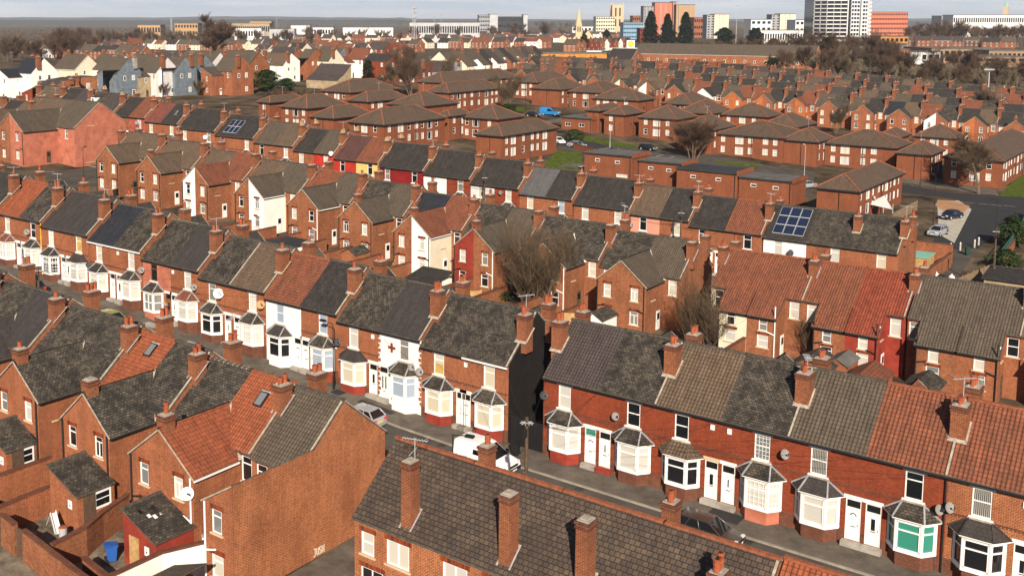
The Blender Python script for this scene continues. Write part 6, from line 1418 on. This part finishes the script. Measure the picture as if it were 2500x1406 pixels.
fence([(-48.9,32.8),(-45.4,36.6)],1.4,'dark slatted fence at the foot of the white yard wall',mat='pole_wood')
fence([(-38.7,34),(-38.7,42.2)],1.7,'weathered board fence beside the bottom alley'); 
T=thing('lean_to','low lean-to with a tiled roof against the big blank gable end','outbuilding',(-46.6,31.5,0)); k=MB(); k.box(0,0,-.5,2.6,5.0,2.0,'brick_orange'); k.obj('wall',T); k=MB(); k.slab([(-.2,-.2,2.0),(2.7,-.2,3.1),(2.7,5.0,3.1),(-.2,5.0,2.0)],.12,'greybrown'); k.obj('roof',T)
T=thing('alley_gate','tall black timber gates closing the alley between the terraces','gate',(-44.2,67.5,-.02)); k=MB()
for i in range(10): k.box(.05+i*.305,0,.05,.33+i*.305,.05,2.3,'black_plastic')
k.obj('boards',T); k=MB(); k.box(.0,.06,.3,3.1,.12,.45,'black_metal'); k.box(0,.06,1.9,3.1,.12,2.05,'black_metal'); k.obj('rail',T)
# yards between the rows
for i,x in enumerate((-51.9,-56.6,-61.3,-66.2,-71,-75.7,-80.4,-85.2,-90,-94.6,-99.3,-104,-109)):
    bwall([(x,90.5),(x,100)],1.8,f'yard wall, {ordn(i)} from the right behind the bay-windowed terrace',mat='brick_worn')
bwall([(-112,90.4),(-47,90.4)],1.9,'long wall between the back yards of the two middle rows',mat='brick_worn')
for i,x in enumerate((-28.9,-38.4,-33.6,-19.2,-14.8)): bwall([(x,88),(x,101)],1.8,f'yard wall, number {ordn(i)} of the right-hand yards by position',mat='brick_worn') if i<2 else None
fence([(-82.2,99.2),(-79.6,95.2)],1.8,'new pale timber fence by the white wing',mat='timber_new'); fence([(-70.5,92.2),(-67.2,96.4)],1.8,'pale timber fence left of the many-stemmed tree',mat='timber_new'); fence([(-56.6,96),(-52.4,99.8)],1.8,'timber fence below the right brown wing',mat='timber_new')
patch('lawn',[(-81,91),(-72,91),(-72,97),(-81,98.5)],-.05,'astro')
T=thing('white_outbuilding','small white walled lean-to with grey roof by the pale fence','outbuilding',(-75.6,93.5,g(-74))); k=MB(); k.box(0,0,-.5,4.2,3.0,2.1,'white_render'); k.obj('wall',T); k=MB(); k.slab([(-.2,-.2,2.15),(4.4,-.2,2.15),(4.4,3.2,2.9),(-.2,3.2,2.9)],.1,'slate_dark'); k.obj('roof',T)
T=thing('porch_extension','flat dark-roofed white extension behind the bay-windowed terrace','outbuilding',(-96.5,91.5,g(-95))); k=MB(); k.box(0,0,-.5,4.6,3.4,2.4,'white_render'); k.obj('wall',T); k=MB(); k.box(-.2,-.2,2.4,4.8,3.6,2.6,'felt_dark'); k.obj('roof',T)
# outhouses behind the right-hand terrace
def outhouse(x,y,w,d,label,wall='brick',roof='slate',h=2.3,z=None,rz=0):
    z=g(x) if z is None else z; T=thing('outhouse',label,'outbuilding',(x,y,z),rz,'brick outhouses in the back yards'); k=MB(); k.box(0,0,-.5,w,d,h,wall,False); k.poly([(0,0,h),(w,0,h),(w/2,0,h+w*.28)],wall); k.poly([(w,d,h),(0,d,h),(w/2,d,h+w*.28)],wall); k.obj('wall',T)
    r=MB(); r.slab([(-.15,-.15,h-.05),(w/2,-.15,h+w*.28+.05),(w/2,d+.15,h+w*.28+.05),(-.15,d+.15,h-.05)],.08,roof); r.slab([(w/2,-.15,h+w*.28+.05),(w+.15,-.15,h-.05),(w+.15,d+.15,h-.05),(w/2,d+.15,h+w*.28+.05)],.08,roof); r.obj('roof',T); return T
outhouse(-26.5,92.5,3,4.5,'orange corrugated-roofed outhouse below the red rendered wing','brick','rust_tile'); outhouse(-22.0,93.5,2.6,4,'patched outhouse with orange brick gable behind the right terrace','brick_orange','slate'); outhouse(-31.5,93.5,3.4,4,'slate-roofed outhouse right of the bare saplings','brick','slate')
outhouse(-29.0,96.4,1.8,3.4,'narrow lean-to with a pale felt roof beside the red rendered wing','brick','felt'); outhouse(-53.5,95,2.4,3.2,'small gabled kitchen outhouse beneath the right brown wing','white_render','slate')
outhouse(-87.4,95.2,2.2,2.6,'ruined outhouse with a holed roof in the middle yards','brick_orange','slate')
# right-hand corner: gardens, sheds, railings
p=at(2300,690,0); T=thing('timber_shed','pale timber shed with a green felt roof behind the end house','shed',(-35.6,148.5,0)); k=MB(); k.box(0,0,0,3,4,2.1,'timber_new'); k.obj('wall',T); k=MB(); k.slab([(-.15,-.15,2.15),(3.15,-.15,2.25),(3.15,4.15,2.25),(-.15,4.15,2.15)],.08,'copper_green'); k.obj('roof',T)
bwall([(-31.3,138.4),(-31.3,156)],1.9,'brick yard wall beside the lane at the right',mat='brick_worn'); bwall([(-44,158),(-31.5,158)],2.6,'tall brick wall behind the right end house')
bwall([(-26.0,160),(-27.2,182),(-29.5,205)],1.3,'low brick wall under the green railings')
T=thing('green_railings','green metal railings along the top of the low wall by the road','railing',(-26.0,160,1.2)); k=MB(); pts=[(0,0),(-1.2,22),(-3.5,45)]
for a,c in zip(pts,pts[1:]):
    for zz in (.3,.95): k.beam((a[0],a[1],zz),(c[0],c[1],zz),.08,.08,'railing_green')
    for i in range(13): u=i/12; x=a[0]+(c[0]-a[0])*u; y=a[1]+(c[1]-a[1])*u; k.box(x-.05,y-.05,0,x+.05,y+.05,1.05,'railing_green')
k.obj('rails',T)
fence([(-27.5,141),(-25.8,152),(-22,152)],1.8,'grey board fence around the right-hand garden'); fence([(-28.2,137.5),(-19,138.2)],1.8,'grey horizontal fence below the garage roof at the right edge')
T=thing('garage','low garage with a dark sheet roof at the right edge','outbuilding',(-24.6,141.5,0)); k=MB(); k.box(0,0,-.2,9,5,2.2,'buff_render'); k.obj('wall',T); k=MB(); k.slab([(-.3,-.3,2.2),(9.3,-.3,2.2),(9.3,5.3,2.75),(-.3,5.3,2.75)],.12,'slate_dark'); k.obj('roof',T)
T=thing('garden_screen','bright red garden screen with a bench before it','screen',(-21.0,160.5,0)); k=MB(); k.box(0,0,0,6,.12,2.0,'red_paint'); k.obj('board',T); k=MB(); k.box(.3,-1.2,.4,2.6,-.8,1.0,'timber_new'); k.obj('bench',T)
T=thing('rubbish_bags','heap of white and black rubbish bags in the lane','rubbish',(-30.4,147.2,0)); rb=random.Random(2)
for i in range(6):
    k=MB(); x,y=rb.uniform(-1,1),rb.uniform(-.7,.7); r=rb.uniform(.3,.5)
    st=[[(x+math.cos(t)*r*q,y+math.sin(t)*r*q,zz*r*1.5) for t in [j*.785+q for j in range(8)]] for q,zz in ((.8,0),(1,.3),(.85,.65),(.35,.95),(.2,1.15))]; loft(k,st,'bag_white' if i%2 else 'black_plastic'); k.obj('bag',T)
T=thing('sail_shade','pale triangular sail stretched over a dark garden shelter','shade sail',(-50.5,186,2.2)); k=MB(); k.slab([(0,0,.2),(4.5,-2,.0),(1.0,6,.9)],.04,'bag_white'); k.obj('cloth',T)
for x,y in ((0,0),(4.5,-2),(1,6)): k=MB(); k.tube((x,y,-2.2),(x,y,.9),.05,.05,'steel',6); k.obj('pole',T)
bwall([(-49,176.6),(-46,182),(-46,198)],1.5,'garden wall of the near hipped block',mat='brick_flats'); fence([(-45.8,184),(-45.8,199)],1.8,'pale board fence beside the sail shade')
T=thing('substation','square brick kiosk with flat concrete cap and a blue door','building',(-41.5,163,0)); k=MB(); k.box(0,0,-.2,3.2,3.2,3.2,'brick_flats'); k.obj('wall',T); k=MB(); k.box(-.3,-.3,3.2,3.5,3.5,3.5,'concrete'); k.obj('roof',T); k=MB(); k.box(1,-.08,0,2,-.01,2.2,'blue_panel'); k.obj('door',T)
bwall([(-121.5,210.5),(-113.8,206.5)],1.2,'low brick wall in front of the silver saloon',mat='brick_flats')
# big dish on its own pole and foreground odds and ends
T=thing('play_slide','white plastic play slide tipped against the yard wall','toy',(-58.9,36.4,g(-58.9))); k=MB(); k.beam((0,0,.9),(1.3,-.5,.1),.42,.05,'cladding_white'); 
for s in (-.2,.2): k.beam((0,s,.98),(1.3,-.5+s,.18),.05,.14,'cladding_white')
k.obj('chute',T); k=MB(); k.beam((0,-.2,.9),(-.5,-.2,0),.04,.04,'steel'); k.beam((0,.2,.9),(-.5,.2,0),.04,.04,'steel'); k.obj('ladder',T)
T=thing('dustbin','dented galvanised dustbin beside the white slide','bin',(-57.2,36.0,g(-57.2)-.05)); k=MB(); k.tube((0,0,0),(0,0,.8),.24,.28,'steel',14,True); k.obj('body',T); k=MB(); k.tube((0,0,.8),(0,0,.86),.29,.2,'terracotta',14,True); k.obj('lid',T)
T=thing('timber_pallet','pale timber pallet leaning by the dark outhouse door','pallet',(-57.4,39.2,g(-57.4))); k=MB()
for i in range(6): k.beam((i*.17,0,0),(i*.17,.25,1.1),.13,.03,'timber_new')
k.obj('boards',T); k=MB(); k.beam((0,.06,.15),(.85,.06,.15),.05,.1,'timber_new'); k.beam((0,.24,.95),(.85,.24,.95),.05,.1,'timber_new'); k.obj('rail',T)
# chalked lettering low on the big gable
T=thing('graffiti','pale hand-drawn letters JUSH low on the big blank gable','graffiti',(-43.78,44.9,-.0)); sg=[[(.0,1),(.5,1)],[(.3,1),(.3,.1),(.1,0),(-.05,.15)],[(.65,.95),(.65,.2),(.85,.05),(1.05,.2),(1.05,.95)],[(1.6,.9),(1.3,.9),(1.25,.6),(1.55,.45),(1.55,.1),(1.2,.05)],[(1.8,.0),(1.8,.95)],[(2.2,.0),(2.2,.95)],[(1.8,.5),(2.2,.5)]]
k=MB()
for s in sg:
    for a,c in zip(s,s[1:]): k.beam((0,a[0]*.42,a[1]*.5),(0,c[0]*.42,c[1]*.5),.06,.02,'graffiti',up=(1,0,0))
k.obj('letters',T)

# red brick cross and quoins on the off-white rendered front, patches and drains in the street
T=[o for o in bpy.data.objects if o.get('label','').startswith('white rendered house, smooth charcoal')]
if T:
    T=T[0]; lx=-56.2-T.location.x; k=MB(); z0=4.9
    k.box(lx-.12,-.03,z0-.42,lx+.12,0,z0+.42,'brick_red'); k.box(lx-.40,-.03,z0-.12,lx-.12,0,z0+.12,'brick_red'); k.box(lx+.12,-.03,z0-.12,lx+.40,0,z0+.12,'brick_red'); k.obj('brick_cross',T)
    k=MB()
    for i in range(13):
        for x,s in ((0,1),(4.69,-1)):
            a=.28 if i%2 else .16; k.box(min(x,x+s*a),-.025,.5+i*.42,max(x,x+s*a),0,.5+i*.42+.3,'brick')
    k.obj('quoins',T)
rs=random.Random(6)
for i in range(16):
    x=rs.uniform(-115,-6); y=rs.choice((rs.uniform(55,63.5),rs.uniform(64.8,66))); w_,d_=rs.uniform(.8,4),rs.uniform(.5,1.6); dz=-.104 if y<64 else .004
    patch('road_patch',[(x,y),(x+w_,y),(x+w_,min(y+d_,64.2 if y<64.2 else 67)),(x,min(y+d_,64.2 if y<64.2 else 67))],dz,rs.choice(('asphalt_new','concrete','paving')) if i%3==0 else 'asphalt_new')
for i in range(9): x=-110+i*12.3; patch('drain_cover',[(x,63.7),(x+.6,63.7),(x+.6,64.2),(x,64.2)],-.102,'black_metal')

bwall([(-48.75,40.3),(-46.9,40.3)],1.7,'white painted garden wall closing the end yard',mat='white_render',cop='mortar')
for i,(px,py) in enumerate(((2345,492),(2366,494),(2400,497),(2432,500),(2465,502))):
    p=at(px,py,0); patch('road_marking',[(p[0]-.9,p[1]-.06),(p[0]+.9,p[1]-.06),(p[0]+.9,p[1]+.06),(p[0]-.9,p[1]+.06)],-.094,'cladding_white')
for i in range(7):
    x=-117+i*2.7; patch('road_marking',[(x,214),(x+.12,214),(x+.12,219),(x,219)],-.088,'cladding_white')
# ------------------------------------------------------------------ the air: far things fade a little
m=bpy.data.materials.new('haze'); m.use_nodes=True; n_=m.node_tree; n_.nodes.clear(); o_=n_.nodes.new('ShaderNodeOutputMaterial'); v_=n_.nodes.new('ShaderNodeVolumePrincipled')
v_.inputs['Color'].default_value=(.80,.87,.97,1); v_.inputs['Density'].default_value=.00006; v_.inputs['Anisotropy'].default_value=.0; n_.links.new(v_.outputs[0],o_.inputs['Volume']); MATS['haze']=m
b=MB(); b.box(-14500,-800,-8,6500,22500,125,'haze'); o=b.obj('haze'); o['kind']='stuff'; o['label']='thin pale air over the whole town'
